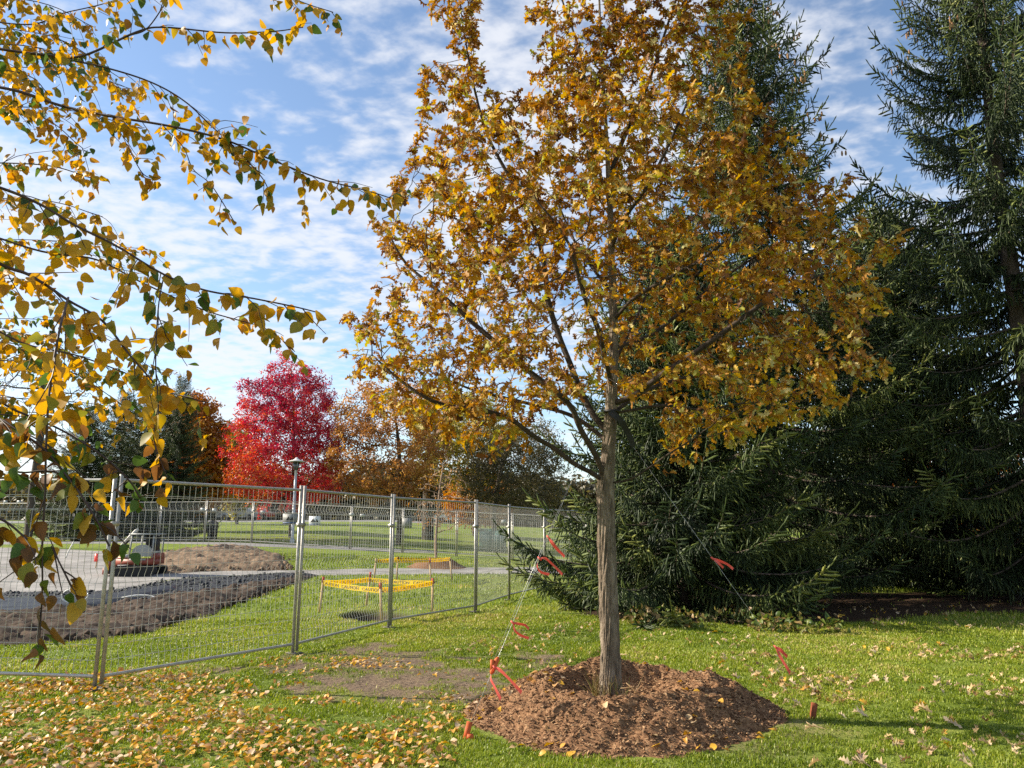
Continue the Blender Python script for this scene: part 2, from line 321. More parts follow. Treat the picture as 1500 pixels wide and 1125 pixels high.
def ragged(x, y, amp, s=1.2, seed=0): return (fbm(x, y, s, 4, seed) - 0.5) * 2 * amp
def m_bare(x, y):
    b = poly_sd(P_BARE, x, y) + ragged(x, y, 1.5, 1.3, 2) + ragged(x, y, 1.1, 5, 4) - 0.05
    b2 = poly_sd(P_BARE2, x, y) + ragged(x, y, 0.3, 2, 3)
    return np.maximum(ss(-.55, .6, b) * (.5 + .9 * fbm(x, y, 6, 3, 17)), ss(-.2, .3, b2) * .5)
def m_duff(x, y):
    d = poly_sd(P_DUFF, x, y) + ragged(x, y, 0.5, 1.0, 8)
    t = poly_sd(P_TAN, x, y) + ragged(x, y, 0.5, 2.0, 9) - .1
    return ss(-.25, .25, d), ss(-.2, .2, t) * .7
def m_pit(x, y): return np.maximum(poly_sd(P_PIT, x, y), poly_sd(P_PIT2, x, y)) + ragged(x, y, .12, 3, 6)
def mound_h(x, y):
    ang = np.arctan2(y - MC[1], x - MC[0]); r = np.hypot(x - MC[0], y - MC[1])
    R = 1.27 + 0.09 * np.sin(ang * 2 + 1.0) + 0.07 * np.sin(ang * 3 + 0.4); q = r / R
    s_ = .5 + .5 * np.sin(ang - .35)                       # 0 at the front, 1 at the back
    rim = .25 + .075 * s_ + -.015 * np.cos(ang * 2 + 1); flo = .07
    h = np.where(q < 0.56, flo + (rim - flo) * ss(0.2, 0.54, q), rim * (1 - ss(0.5, 1.08, q)) * 1.0)
    lo = 1.0
    return h * lo, q
def gz(x, y, detail=True):
    z = rise(x, y)
    z = z + 0.03 * (fbm(x, y, 0.35, 2, 1) - 0.5)
    z = z - 0.28 * ss(0.0, 0.35, m_pit(x, y))
    return z
def grow(a, b, s, k=1.09):
    out = [a]; 
    while out[-1] < b: out.append(out[-1] + s); s *= k
    return np.array(out[1:])
fx = np.arange(-14, 9.01, 0.07); xs = np.concatenate([-14 - grow(0, 520, .1)[::-1], fx, fx[-1] + grow(0, 520, .1)])
fy = np.arange(3.6, 15, 0.07); fy2 = np.arange(15, 30, 0.12)
ys = np.concatenate([3.6 - grow(0, 80, .12, 1.15)[::-1], fy, fy2, fy2[-1] + grow(0, 800, .14, 1.07)])
X, Y = np.meshgrid(xs, ys)
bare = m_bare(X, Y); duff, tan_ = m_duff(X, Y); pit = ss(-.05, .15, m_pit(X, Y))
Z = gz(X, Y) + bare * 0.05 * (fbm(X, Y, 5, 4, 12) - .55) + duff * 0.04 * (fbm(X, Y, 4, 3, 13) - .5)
Z = Z - 0.10 * ss(0.05, 0.3, poly_sd(P_ROAD, X, Y)) * 0
def gridfaces(ny, nx):
    i = np.arange(ny - 1)[:, None] * nx + np.arange(nx - 1)[None]; i = i.ravel()
    return np.stack([i, i + 1, i + nx + 1, i + nx], -1)
m, t, o = new_mat('lawn_soil')
g = N(t, 'ShaderNodeTexCoord')
nz = N(t, 'ShaderNodeTexNoise', Scale=0.5, Detail=8.0, Roughness=0.65); L(t, g.outputs['Object'], nz.inputs['Vector'])
nf = N(t, 'ShaderNodeTexNoise', Scale=24.0, Detail=5.0, Roughness=0.7); L(t, g.outputs['Object'], nf.inputs['Vector'])
ad = N(t, 'ShaderNodeMath', operation='MULTIPLY_ADD'); ad.inputs[1].default_value = 0.5; L(t, nf.outputs['Fac'], ad.inputs[0]); L(t, nz.outputs['Fac'], ad.inputs[2])
gr = ramp(t, [(.45, (.075, .115, .016)), (.7, (.16, .215, .028)), (.9, (.24, .27, .05)), (1.0, (.30, .25, .10))], ad.outputs[0])
so = ramp(t, [(.3, (.075, .05, .033)), (.55, (.225, .16, .105)), (.75, (.37, .28, .195))], nf.outputs['Fac'])
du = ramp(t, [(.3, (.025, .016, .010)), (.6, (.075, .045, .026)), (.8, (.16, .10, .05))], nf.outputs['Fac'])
tn = ramp(t, [(.3, (.16, .11, .055)), (.7, (.34, .26, .13))], nf.outputs['Fac'])
pt = ramp(t, [(.3, (.022, .017, .013)), (.7, (.075, .055, .04))], nf.outputs['Fac'])
cur = gr.outputs[0]
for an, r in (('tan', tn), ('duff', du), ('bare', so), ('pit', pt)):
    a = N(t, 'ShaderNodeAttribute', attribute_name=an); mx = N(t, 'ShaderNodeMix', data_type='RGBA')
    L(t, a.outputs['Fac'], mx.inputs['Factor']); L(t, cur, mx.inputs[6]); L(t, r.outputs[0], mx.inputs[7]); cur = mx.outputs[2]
p = N(t, 'ShaderNodeBsdfPrincipled', Roughness=0.95); p.inputs['Specular IOR Level'].default_value = .15; L(t, cur, p.inputs['Base Color'])
b = N(t, 'ShaderNodeBump', Strength=0.9, Distance=0.03); L(t, nf.outputs['Fac'], b.inputs['Height']); L(t, b.outputs[0], p.inputs['Normal'])
L(t, p.outputs[0], o.inputs[0]); M['lawn'] = m
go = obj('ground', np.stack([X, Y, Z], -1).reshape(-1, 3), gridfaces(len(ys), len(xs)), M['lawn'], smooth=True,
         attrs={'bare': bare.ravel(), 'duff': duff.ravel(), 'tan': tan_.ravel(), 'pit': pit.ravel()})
set_props(go, 'mown green lawn with patches of bare trampled soil', 'lawn', kind='structure')

def sheet(name, P, mat, zoff, step, disp=None, rag=(0.15, 1.5), kind='structure', label=None, cat=None, edge=0.25):
    x0, y0 = P.min(0) - .6; x1, y1 = P.max(0) + .6
    sx, sy = (step if isinstance(step, tuple) else (step, step))
    gx = np.arange(x0, x1, sx); gy = np.arange(y0, y1, sy); A, B = np.meshgrid(gx, gy)
    s = poly_sd(P, A, B) + ragged(A, B, rag[0], rag[1], 21)
    h = gz(A, B) + zoff * ss(-.02, edge, s) + (0.004)
    if disp is not None: h = h + disp(A, B, s)
    h = np.where(s < 0, h - .05, h)
    F = gridfaces(len(gy), len(gx)); ok = (s.ravel()[F] > -max(sx, sy)).all(1); F = F[ok]
    used, inv = np.unique(F, return_inverse=True)
    V = np.stack([A, B, h], -1).reshape(-1, 3)[used]
    ob = obj(name, V, inv.reshape(-1, 4), mat, smooth=True); return set_props(ob, label, cat, kind=kind)
sheet('road', P_ROAD, M['road'], 0.012, (.14, .14), rag=(.25, .8), label='pale stripped gravel road through the work site', cat='road')
sheet('path', P_PATH, M['path'], 0.012, (.25, .15), rag=(.08, .8), label='grey asphalt path behind the spruces', cat='path')
sheet('walkway', P_WALK, M['path'], 0.02, (.3, .2), rag=(.1, .5), label='thin grey walkway along the far fence', cat='path')
sheet('far_road', P_FARROAD, M['path'], 0.04, (1.5, .8), rag=(.1, .3), label='street at the far edge of the park', cat='road')
clod = lambda amp, s, seed: (lambda A, B, q: ss(0, .45, q) * amp * (np.abs(fbm(A, B, s * 2.2, 4, seed) - .5) * 2.6 + np.abs(fbm(A, B, s * 5.5, 3, seed + 3) - .5) * 1.6 + .5 * fbm(A, B, s * .4, 2, seed + 7)))
sheet('gravel', P_GRAV, M['gravel'], 0.02, .07, disp=lambda A, B, q: -0.0 * q + ss(0, .3, q) * .07 * fbm(A, B, 7, 3, 33), rag=(.3, 1.0), label='dark crushed stone edging the stripped road', cat='gravel')
sheet('soil', P_SPOIL, M['soil'], 0.03, .07, disp=lambda A, B, q: clod(.12, 1.5, 41)(A, B, q) + ss(.1, .8, q) * .12 * (fbm(A, B, .9, 2, 44) - .45), rag=(.4, 1.0), label='dark churned soil beside the stone edging', cat='soil')
def lumps(parent_name, P, n, size, mat, label, cat, zadd=.05, seed=1):
    lo, hi = P.min(0), P.max(0); x = rng.uniform(lo[0], hi[0], n * 4); y = rng.uniform(lo[1], hi[1], n * 4); k = poly_sd(P, x, y) + ragged(x, y, .3, 1.2, 21) > .05; x, y = x[k][:n], y[k][:n]; n = len(x)
    V0 = np.array([[1, 0, 0], [-1, .1, 0], [.1, 1, 0], [0, -1, .1], [.1, 0, 1], [0, .1, -1]], float) * [.6, .5, .38]; V0 = V0 * 1.0
    T0 = np.array([[0, 2, 4], [2, 1, 4], [1, 3, 4], [3, 0, 4], [2, 0, 5], [1, 2, 5], [3, 1, 5], [0, 3, 5]])
    V, F = inst(V0, [T0], frames(rnd_unit(n), rnd_unit(n)), np.stack([x, y, gz(x, y) + zadd * rng.random(n)], -1), size[0] + (size[1] - size[0]) * rng.random(n) ** 5)
    V = V + rng.normal(size=V.shape) * size[0] * .25
    o = obj(parent_name, V, F, mat, attrs={'var': np.repeat(rng.random(n), 6)}); return set_props(o, label, cat, kind='stuff')
P_FAB = gpoly([(-260, 888), (0, 884), (150, 876), (262, 861), (268, 867), (150, 893), (0, 908), (-260, 914)])
sheet('trench_fabric', P_FAB, M['black'], 0.13, (.08, .05), rag=(.12, 1.5), label='black drainage fabric laid along the stone edging', cat='fabric', disp=lambda A, B, q: .05 * (fbm(A, B, 3, 3, 45) - .5))
lumps('gravel_stones', P_GRAV, 6000, (.025, .14), M['gravel'], 'loose dark crushed stones', 'gravel', .08)
lumps('soil_clods', P_SPOIL, 7000, (.03, .21), M['soil'], 'loose clods of dark earth', 'soil', .07)
lumps('heap_clods', P_HEAP, 1800, (.03, .28), M['heap_soil'], 'loose clods on the earth heap', 'soil', .12)
hp = sheet('dirt_heap', P_HEAP, M['heap_soil'], 0.03, .10, disp=lambda A, B, q: ss(0, 1.5, q) * (.04 + .13 * fbm(A, B, .8, 3, 51)) + clod(.14, 1.8, 55)(A, B, q), rag=(.5, .7), kind='thing',
           label='light brown heap of excavated earth behind the fence', cat='earth heap')

# ------------------------------------------------------------------ mulch ring
nr, na = 90, 260
th = np.arange(na) / na * 2 * math.pi; rr = np.linspace(0.02, 1.62, nr)
A, R_ = np.meshgrid(th, rr); mxx = MC[0] + R_ * np.cos(A); myy = MC[1] + R_ * np.sin(A)
def mulch_z(x, y):
    h, q = mound_h(x, y)
    rough = .13 * (fbm(x, y, 3.0, 3, 61) - .5) + .08 * (fbm(x, y, 11, 3, 62) - .5) + .03 * (fbm(x, y, 32, 2, 63) - .5)
    return gz(x, y) + h + rough * ss(1.12, .9, q) - .05 * ss(.98, 1.12, q + .12 * (fbm(x, y, 4, 3, 64) - .5))
MV = np.stack([mxx, myy, mulch_z(mxx, myy)], -1).reshape(-1, 3)
i = (np.arange(nr - 1)[:, None] * na); j = np.arange(na); k = (j + 1) % na
MF = np.stack([i + j, i + k, i + na + k, i + na + j], -1).reshape(-1, 4)
mb = MB(); mb.add(MV, MF, a=.45)
nc = 24000
ca = rng.random(nc) * 2 * math.pi; cq = np.sqrt(rng.random(nc)) * 1.5; cx = MC[0] + cq * np.cos(ca); cyy = MC[1] + cq * np.sin(ca)
keep = mound_h(cx, cyy)[1] < 1.02 + .16 * rng.random(nc) ** 3 + .14 * (fbm(cx, cyy, 3, 2, 66) - .5); cx, cyy = cx[keep], cyy[keep]; nc = len(cx)
D = rnd_unit(nc); D[:, 2] *= .35; U = rnd_unit(nc) * .5 + np.array([0, 0, 1])
chipV = np.array([[-.5, -.13, 0], [-.2, .16, .03], [.5, .1, .0], [.25, -.15, -.02], [0, 0, .12]]); chipT = np.array([[0, 3, 4], [3, 2, 4], [2, 1, 4], [1, 0, 4]])
V, F = inst(chipV, [chipT], frames(D, U), np.stack([cx, cyy, mulch_z(cx, cyy) + .004], -1), rng.uniform(.012, .05, nc))
mb.V.append(V); mb.A.append(np.repeat(rng.random(nc), 5)); mb.T.append(F[0] + mb.n); mb.n += len(V)
mo = mb.build('mulch_mound', M['mulch'])
set_props(mo, 'ring shaped mound of reddish brown bark mulch around the oak trunk', 'mulch mound')

# ------------------------------------------------------------------ leaf templates
def leaf_template(st, w, fold=.25, curl=.12, droop=.15):
    st = np.asarray(st, float); w = np.asarray(w, float); n = len(st)
    mid = np.stack([st, 0 * st, -droop * st ** 2], -1)
    l = np.stack([st, w, -droop * st ** 2 + fold * w + curl * np.sin(st * 5) * w], -1); r = l * np.array([1, -1, 1]); r[:, 2] -= curl * w * .6
    V = np.concatenate([mid, l, r]); i = np.arange(n - 1)
    return V, [np.concatenate([np.stack([i, i + 1, n + i + 1, n + i], -1), np.stack([i + 1, i, 2 * n + i, 2 * n + i + 1], -1)])]
OAK_A = leaf_template([0, .10, .2, .30, .40, .52, .60, .74, .84, 1.0], [.015, .03, .17, .055, .29, .085, .35, .11, .24, .03], fold=.4, curl=.4, droop=.35)
OAK_B = leaf_template([0, .12, .22, .34, .42, .55, .66, .78, .88, 1.0], [.015, .03, .13, .045, .24, .07, .29, .09, .19, .02], fold=1.1, curl=.8, droop=.7)
BIR_A = leaf_template([0, .05, .14, .22, .32, .42, .52, .62, .72, .82, .92, 1.0], [.01, .18, .33, .35, .38, .345, .335, .265, .23, .15, .085, .0], fold=.12, curl=.12, droop=.12)
BIR_B = leaf_template([0, .05, .14, .22, .32, .42, .52, .62, .72, .82, .92, 1.0], [.01, .16, .30, .32, .34, .305, .29, .23, .19, .125, .07, .0], fold=.45, curl=.35, droop=.35)
LIT = leaf_template([0, .15, .4, .65, .85, 1.0], [.02, .26, .36, .28, .15, .0], fold=.3, curl=.3, droop=.2)
def leaves(name, tmpls, P, D, U, S, var, mat, parent=None):
    Vs, Fs, As, n = [], [], [], 0; pick = rng.integers(0, len(tmpls), len(P))
    for k, (V0, F0) in enumerate(tmpls):
        q = pick == k
        if not q.any(): continue
        V, F = inst(V0, F0, frames(D[q], U[q]), P[q], S[q]); Vs.append(V); Fs.append(F[0] + n); As.append(np.repeat(var[q], len(V0))); n += len(V)
    return obj(name, np.concatenate(Vs), np.concatenate(Fs), mat, parent, attrs={'var': np.concatenate(As)})

# ------------------------------------------------------------------ tree growing
def colonize(seed_pos, seed_par, A, step, infl, kill, iters=160, up=0.08, jit=.15):
    pos = [np.array(p, float) for p in seed_pos]; par = list(seed_par); A = A.copy()
    nd = np.full(len(A), 1e9); ni = np.zeros(len(A), int)
    def upd(idx):
        nonlocal nd, ni
        if len(idx) == 0: return
        Pn = np.array([pos[i] for i in idx])
        for c in range(0, len(Pn), 400):
            d = np.linalg.norm(A[:, None] - Pn[None, c:c + 400], axis=2); k = d.argmin(1); dm = d[np.arange(len(A)), k]; b = dm < nd
            nd = np.where(b, dm, nd); ni = np.where(b, np.array(idx[c:c + 400])[k], ni)
    upd(list(range(len(pos)))); seen = {}
    for it in range(iters):
        kp = nd > kill; A, nd, ni = A[kp], nd[kp], ni[kp]
        if len(A) == 0: break
        act = nd < infl
        if not act.any(): infl *= 1.3; continue
        PA = np.array(pos); dr = A[act] - PA[ni[act]]; dr /= np.linalg.norm(dr, axis=1)[:, None] + 1e-9
        u, inv = np.unique(ni[act], return_inverse=True); S = np.zeros((len(u), 3)); np.add.at(S, inv, dr)
        S /= np.linalg.norm(S, axis=1)[:, None] + 1e-9; S += rng.normal(size=S.shape) * jit + np.array([0, 0, up]); S /= np.linalg.norm(S, axis=1)[:, None]
        new = []
        for kx, nidx in enumerate(u):
            c = seen.get(nidx, 0)
            if c >= 3: 
                nd[ni == nidx] = np.where(nd[ni == nidx] < infl, 1e8, nd[ni == nidx]); continue
            seen[nidx] = c + 1
            pos.append(PA[nidx] + S[kx] * step); par.append(int(nidx)); new.append(len(pos) - 1)
        if not new: break
        upd(new)
    return np.array(pos), np.array(par)
def skeleton(pos, par, rtip, expo):
    n = len(pos); tips = np.zeros(n); kids = [[] for _ in range(n)]
    for i in range(n):
        if par[i] >= 0: kids[par[i]].append(i)
    order = sorted(range(n), key=lambda i: 0) 
    # depth order (children may have any index greater than their parent's)
    for i in range(n - 1, -1, -1):
        if not kids[i]: tips[i] = 1
        if par[i] >= 0: tips[par[i]] += tips[i]
    return tips, kids, rtip * np.maximum(tips, 1) ** (1 / expo)
def chains(pos, par, kids, tips, rad):
    out = []; stack = [(0, -1)]
    while stack:
        s, p0 = stack.pop(); ch = [p0, s] if p0 >= 0 else [s]; c = s
        while kids[c]:
            ks = sorted(kids[c], key=lambda q: -tips[q])
            for q in ks[1:]: stack.append((q, c))
            c = ks[0]; ch.append(c)
        if len(ch) > 1:
            r = rad[ch].copy()
            if p0 >= 0: r[0] = r[1] * 1.08
            out.append((np.array(ch), pos[ch], r))
    return out
def branches_mesh(mbs, chs, rsplit, rmin=0.0, skip=()):
    for ch, P, r in chs:
        if r.max() < rmin: continue
        n = 10 if r.max() > .03 else (6 if r.max() > .012 else 4)
        mbs.tube(P, r, n, cap=False)
def px_env(rows, Y0, n, depth=.85, hollow=.55, ybias=0.0):
    """points inside a crown whose left and right edges are given at distance Y0"""
    rows = sorted(rows); py = np.array([r[0] for r in rows], float)
    q = rng.random(n * 3) ; 
    wd = np.array([max(r[2] - r[1], 5) for r in rows], float)
    yy = rng.uniform(py[0], py[-1], n * 6); ww = np.interp(yy, py, wd); yy = yy[rng.random(len(yy)) < (ww / wd.max()) ** 1.7][:n]
    l = np.interp(yy, py, [r[1] for r in rows]); r = np.interp(yy, py, [r[2] for r in rows]); c = (l + r) / 2; h = (r - l) / 2
    a = rng.random(len(yy)) * 2 * math.pi; rad = np.sqrt(hollow ** 2 + (1 - hollow ** 2) * rng.random(len(yy))); inner = rng.random(len(yy)) < .2; rad[inner] *= rng.random(inner.sum())
    out = np.array([at(cc + hh * rd * math.cos(aa), y_, Y0) for cc, hh, rd, aa, y_ in zip(c, h, rad, a, yy)])
    out[:, 1] += h * rad * np.sin(a) * depth * Y0 / FPX + ybias
    return out

# ------------------------------------------------------------------ the oak
YO = 6.8
def seedpath(pos, par, pts, start, step):
    """adds nodes along a polyline; returns index of its last node"""
    P = catmull(pts, 8); d = np.concatenate([[0], np.cumsum(np.linalg.norm(np.diff(P, axis=0), axis=1))]); m = max(int(d[-1] / step), 2)
    s = np.linspace(0, d[-1], m + 1)[1:]; Q = np.stack([np.interp(s, d, P[:, k]) for k in range(3)], -1); last = start; ids = []
    for q in Q: pos.append(q); par.append(last); last = len(pos) - 1; ids.append(last)
    return ids
base = np.array([MC[0] + .0, YO, 0.10])
oak = empty('oak_tree', (at(894, 1020, YO)[0], YO, .12), 'young oak with golden brown lobed leaves rising from the mulch mound', 'tree')
pos = [at(896, 1035, YO)]; par = [-1]
tr = seedpath(pos, par, [at(*p, YO + dy) for p, dy in [((896, 1035), 0), ((894, 950), 0), ((890, 850), 0), ((888, 770), 0), ((888, 705), 0), ((893, 640), 0), ((896, 580), .02), ((899, 480), .05), ((896, 380), .05), ((893, 290), .02), ((887, 180), 0), ((880, 60), 0), ((876, -80), 0), ((872, -230), .02)]], 0, .09)
def trunk_idx(py): 
    return min(tr, key=lambda i: abs(proj(pos[i])[1] - py))
limbs = [
 (708, [(886, 706, 0), (866, 692, -.05), (842, 680, -.1), (812, 657, -.15), (780, 638, -.2), (745, 612, -.25), (700, 600, -.3), (640, 590, -.35), (590, 560, -.3), (545, 520, -.25)]),
 (700, [(892, 698, 0), (874, 670, -.10), (850, 628, -.2), (838, 598, -.25), (812, 572, -.28), (770, 540, -.25), (722, 498, -.2), (680, 462, -.15), (640, 425, -.1), (590, 380, 0), (560, 320, .05)]),
 (640, [(893, 640, 0), (872, 612, .12), (852, 575, .2), (836, 535, .25), (818, 490, .3), (803, 440, .3), (798, 392, .3), (782, 330, .3), (752, 270, .25), (715, 200, .2), (695, 130, .2), (682, 60, .2), (672, -5, .2)]),
 (706, [(890, 706, 0), (918, 704, -.1), (944, 690, -.2), (975, 668, -.3), (1020, 640, -.4)]),
 (604, [(895, 604, 0), (930, 600, .15), (975, 594, .3), (1030, 600, .5), (1090, 590, .7)]),
 (598, [(896, 598, 0), (930, 578, -.1), (975, 545, -.25), (1025, 512, -.4), (1080, 472, -.5), (1140, 430, -.55), (1210, 400, -.5)]),
 (515, [(898, 517, 0), (930, 500, .2), (958, 488, .35), (1000, 455, .5), (1070, 400, .7), (1150, 350, .8)]),
 (470, [(899, 470, 0), (925, 440, -.15), (965, 415, -.3), (1020, 385, -.45), (1080, 340, -.6)]),
 (560, [(896, 560, 0), (885, 520, -.3), (875, 480, -.6), (855, 430, -.9), (835, 360, -1.1)]),
 (540, [(897, 540, 0), (915, 500, .4), (935, 460, .8), (950, 420, 1.1), (960, 370, 1.4)]),
 (430, [(898, 430, 0), (870, 395, .2), (840, 350, .5), (815, 290, .8), (800, 240, .9)]),
 (360, [(896, 360, 0), (915, 320, -.2), (950, 270, -.4), (985, 200, -.5), (1020, 120, -.5)]),
 (300, [(893, 300, 0), (878, 250, -.1), (865, 180, -.15), (850, 80, -.2), (820, -10, -.2), (800, -80, -.2)]),
 (260, [(892, 260, 0), (915, 200, .2), (950, 120, .3), (980, 30, .35), (1010, -60, .4)]),
 (600, [(896, 600, 0), (950, 570, .5), (1020, 550, .9), (1100, 540, 1.1), (1190, 520, 1.1)]),
 (650, [(892, 650, 0), (840, 610, .4), (770, 590, .8), (690, 570, 1.1), (620, 540, 1.2)]),
]
for ty, pts in limbs: 
    k0 = trunk_idx(ty); seedpath(pos, par, [pos[k0]] + [at(x, y, YO + d) for x, y, d in pts[1:]], k0, .09)
rowsO = [(-330, 850, 905), (-220, 800, 1000), (-100, 775, 1060), (0, 765, 1078), (100, 775, 1100), (170, 760, 1120), (220, 640, 1130), (260, 590, 1150), (310, 535, 1210), (360, 545, 1275), (420, 560, 1285), (470, 520, 1290), (520, 505, 1288), (570, 520, 1270), (610, 560, 1225), (650, 640, 1110), (690, 800, 1030)]
att = px_env(rowsO, YO, 4600, depth=.72, hollow=.55)
lead = np.array([at(rng.normal(683, 24), rng.uniform(-20, 230), YO + .2 + rng.normal() * .18) for _ in range(230)])
low = np.array([at(rng.uniform(500, 600), rng.uniform(450, 560), YO - .2 + rng.normal() * .3) for _ in range(160)])
oc_ = np.array([at(900, 400, YO)[0], YO, at(900, 400, YO)[2]]); fr_ = att[rng.choice(len(att), 420)]; fr_ = oc_ + (fr_ - oc_) * rng.uniform(1.04, 1.17, (420, 1)) + np.array([0, 0, .1]); fr_ = fr_[fr_[:, 2] > 2.9]
att = np.concatenate([att, lead, low, fr_])
px_ = np.array([proj(a) for a in att])
# open pocket around the stem below the first whorls, and the notch beside the left leader
keep = ~((np.abs(px_[:, 0] - 890) < 75) & (px_[:, 1] > 585)) & ~((px_[:, 1] > 600) & (px_[:, 0] > 760) & (px_[:, 0] < 930)) & ~((px_[:, 0] < 765) & (px_[:, 0] > 715) & (px_[:, 1] < 150))
att = att[keep]
pos, par = colonize(pos, par, att, .095, 1.0, .15, iters=120, up=.06, jit=.22)
tips, kids, rad = skeleton(pos, par, .0021, 2.02)
print('oak nodes', len(pos), 'tips', tips[0], 'r0', rad[0])
rad = np.minimum(rad * (0.085 / rad[0]) ** np.clip(np.log(np.maximum(tips, 1)) / math.log(tips[0]), 0, 1) * (1 + .12 * np.clip((tips - 4) / 40, 0, 1) * (pos[:, 2] < 4.2) * (tips < .75 * tips[0])), .095)
chs = chains(pos, par, kids, tips, rad)
mbT, mbB = MB(), MB()
for ch, P, r in chs:
    if ch[0] == 0:
        z = P[:, 2]; r = np.interp(z, [0, 1.2, 1.9, 2.2, 2.6, 3.6, 4.6, 5.6, 6.6, 8], [.084, .079, .076, .062, .052, .038, .027, .018, .011, .005]); r = r * (1 + .36 * np.exp(-(z - .12) / .16)); zz = np.linspace(0, len(P) - 1, len(P) * 9); Pi = np.stack([np.interp(zz, np.arange(len(P)), P[:, k]) for k in range(3)], -1); ri = np.interp(zz, np.arange(len(P)), r)
        na_ = 110
        def ridge(th, i_):
            zq = Pi[i_, 2]; t2 = th + .35 * (vnoise(0 * th + zq * 2.1, th * 0 + 3.0, 1, 2) - .5) + .22 * (vnoise(np.cos(th) * 2 + 9, np.sin(th) * 2 + zq * 5, 1, 6) - .5)
            cx_, sx_ = np.cos(t2), np.sin(t2)
            a = vnoise(cx_ * 3.0 + 20 + zq * 2.2, sx_ * 3.0 + zq * 3.1, 1.0, 3); w = np.abs(vnoise(cx_ * 5.4 + zq * 1.3, sx_ * 5.4 + zq * 5.0 + 40, 1.0, 5) - .5) * 2
            b_ = vnoise(cx_ * 8, sx_ * 8 + zq * 14, 1, 9)
            return 1 + .06 * (a - .5) + .15 * (w - .4) + .17 * (b_ - .5)
        mbT.tube(Pi, ri, na_, cap=False, ridge=ridge)
    else:
        n = 12 if r.max() > .03 else (6 if r.max() > .01 else 4); mbB.tube(P, r, n, cap=False)
o0 = np.array(oak.location)
mbT.build('trunk', M['oak_bark'], oak, smooth=True, origin=o0); mbB.build('limbs', M['oak_limb'], oak, smooth=True, origin=o0)
ends = np.where(tips <= 2)[0]
ends = ends[ends > len(tr)]
NL = 44000
en = pos[ends]; hi_ = ss(3.6, 4.8, en[:, 2]); wts = np.clip((np.hypot(en[:, 0] - base[0], (en[:, 1] - YO)) - .15) / .8, .05, 1) ** .8; wts *= np.where((en[:, 1] < YO) & (np.abs(en[:, 0] - base[0]) < .55), .5, 1.0); wts = wts * (1 - hi_) + 1.9 * hi_
e = rng.choice(ends, NL, p=wts / wts.sum()); dirp = pos[e] - pos[par[e]]; dirp /= np.linalg.norm(dirp, axis=1)[:, None] + 1e-9
D = dirp * .7 + rnd_unit(NL) * .9 + np.array([0, 0, -.15]); U = rnd_unit(NL) * .9 + np.array([0, 0, .7]) + np.array([-.2, 0, 0])
S = np.clip(rng.lognormal(math.log(.060), .30, NL), .03, .11); cl = vnoise(pos[e][:, 0] + pos[e][:, 1], pos[e][:, 2], 2.2, 77)
var = np.clip(rng.normal(.46, .21, NL) + (cl - .5) * .45 + .30 * ss(1.0, 2.4, pos[e][:, 0]) * ss(3.4, 2.2, pos[e][:, 2]) + .16 * (rng.random(NL) < .12), 0, .97); var[rng.random(NL) < .03] = 1.0; var[rng.random(NL) < .08] = .9
leaves('crown', [OAK_A, OAK_A, OAK_B], pos[e] + rnd_unit(NL) * .03 - o0, D, U, S, var, M['oak_leaf'], oak)

# ------------------------------------------------------------------ the birch on the left
birch = empty('birch_tree', (-2.75, 2.7, 0), 'yellow leaved birch whose thin drooping branches hang in from the left', 'tree')
b0 = np.array(birch.location)
mbT, mbB = MB(), MB(); LP, LD, LU, LS, LV = [], [], [], [], []
TP = catmull([(-2.75, 2.7, -.05), (-2.72, 2.72, 1.2), (-2.78, 2.66, 2.4), (-2.7, 2.7, 3.8), (-2.72, 2.72, 5.6)], 8)
mbT.tube(TP, np.linspace(.10, .03, len(TP)), 14, ridge=lambda th, i_: 1 + .05 * (vnoise(th * 3, 0 * th + i_, 1, 4) - .5))
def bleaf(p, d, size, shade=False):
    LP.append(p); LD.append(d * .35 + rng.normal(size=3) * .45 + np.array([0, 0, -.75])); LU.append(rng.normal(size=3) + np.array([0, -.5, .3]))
    if p[2] < 1.8 and p[1] < 2.5 and rng.random() < .6: LS.append(size * .9); LV.append(rng.uniform(.93, 1.0) if rng.random() < .6 else rng.uniform(.06, .16)); return  # low leaves turned brown and dark green, mostly shade put into their colour
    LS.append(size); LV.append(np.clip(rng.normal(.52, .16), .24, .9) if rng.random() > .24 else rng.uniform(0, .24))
def twig(p, d, ln, r, sz, dens=.029):
    n = max(int(ln / .03), 3); P = [p]; d = d / np.linalg.norm(d)
    for k in range(n):
        d = d + rng.normal(size=3) * .10 + np.array([0, 0, -.10]); d /= np.linalg.norm(d); P.append(P[-1] + d * ln / n)
    P = np.array(P); mbB.tube(P, np.linspace(r, r * .5, len(P)), 4, cap=False)
    s = .02
    while s < ln:
        q = s / ln * n; k = min(int(q), n - 1); pp = P[k] + (P[k + 1] - P[k]) * (q - k); bleaf(pp + rng.normal(size=3) * .008, P[k + 1] - P[k], sz * rng.uniform(.75, 1.15)); s += dens * rng.uniform(.6, 1.5)
    bleaf(P[-1], d, sz * rng.uniform(.6, .9))
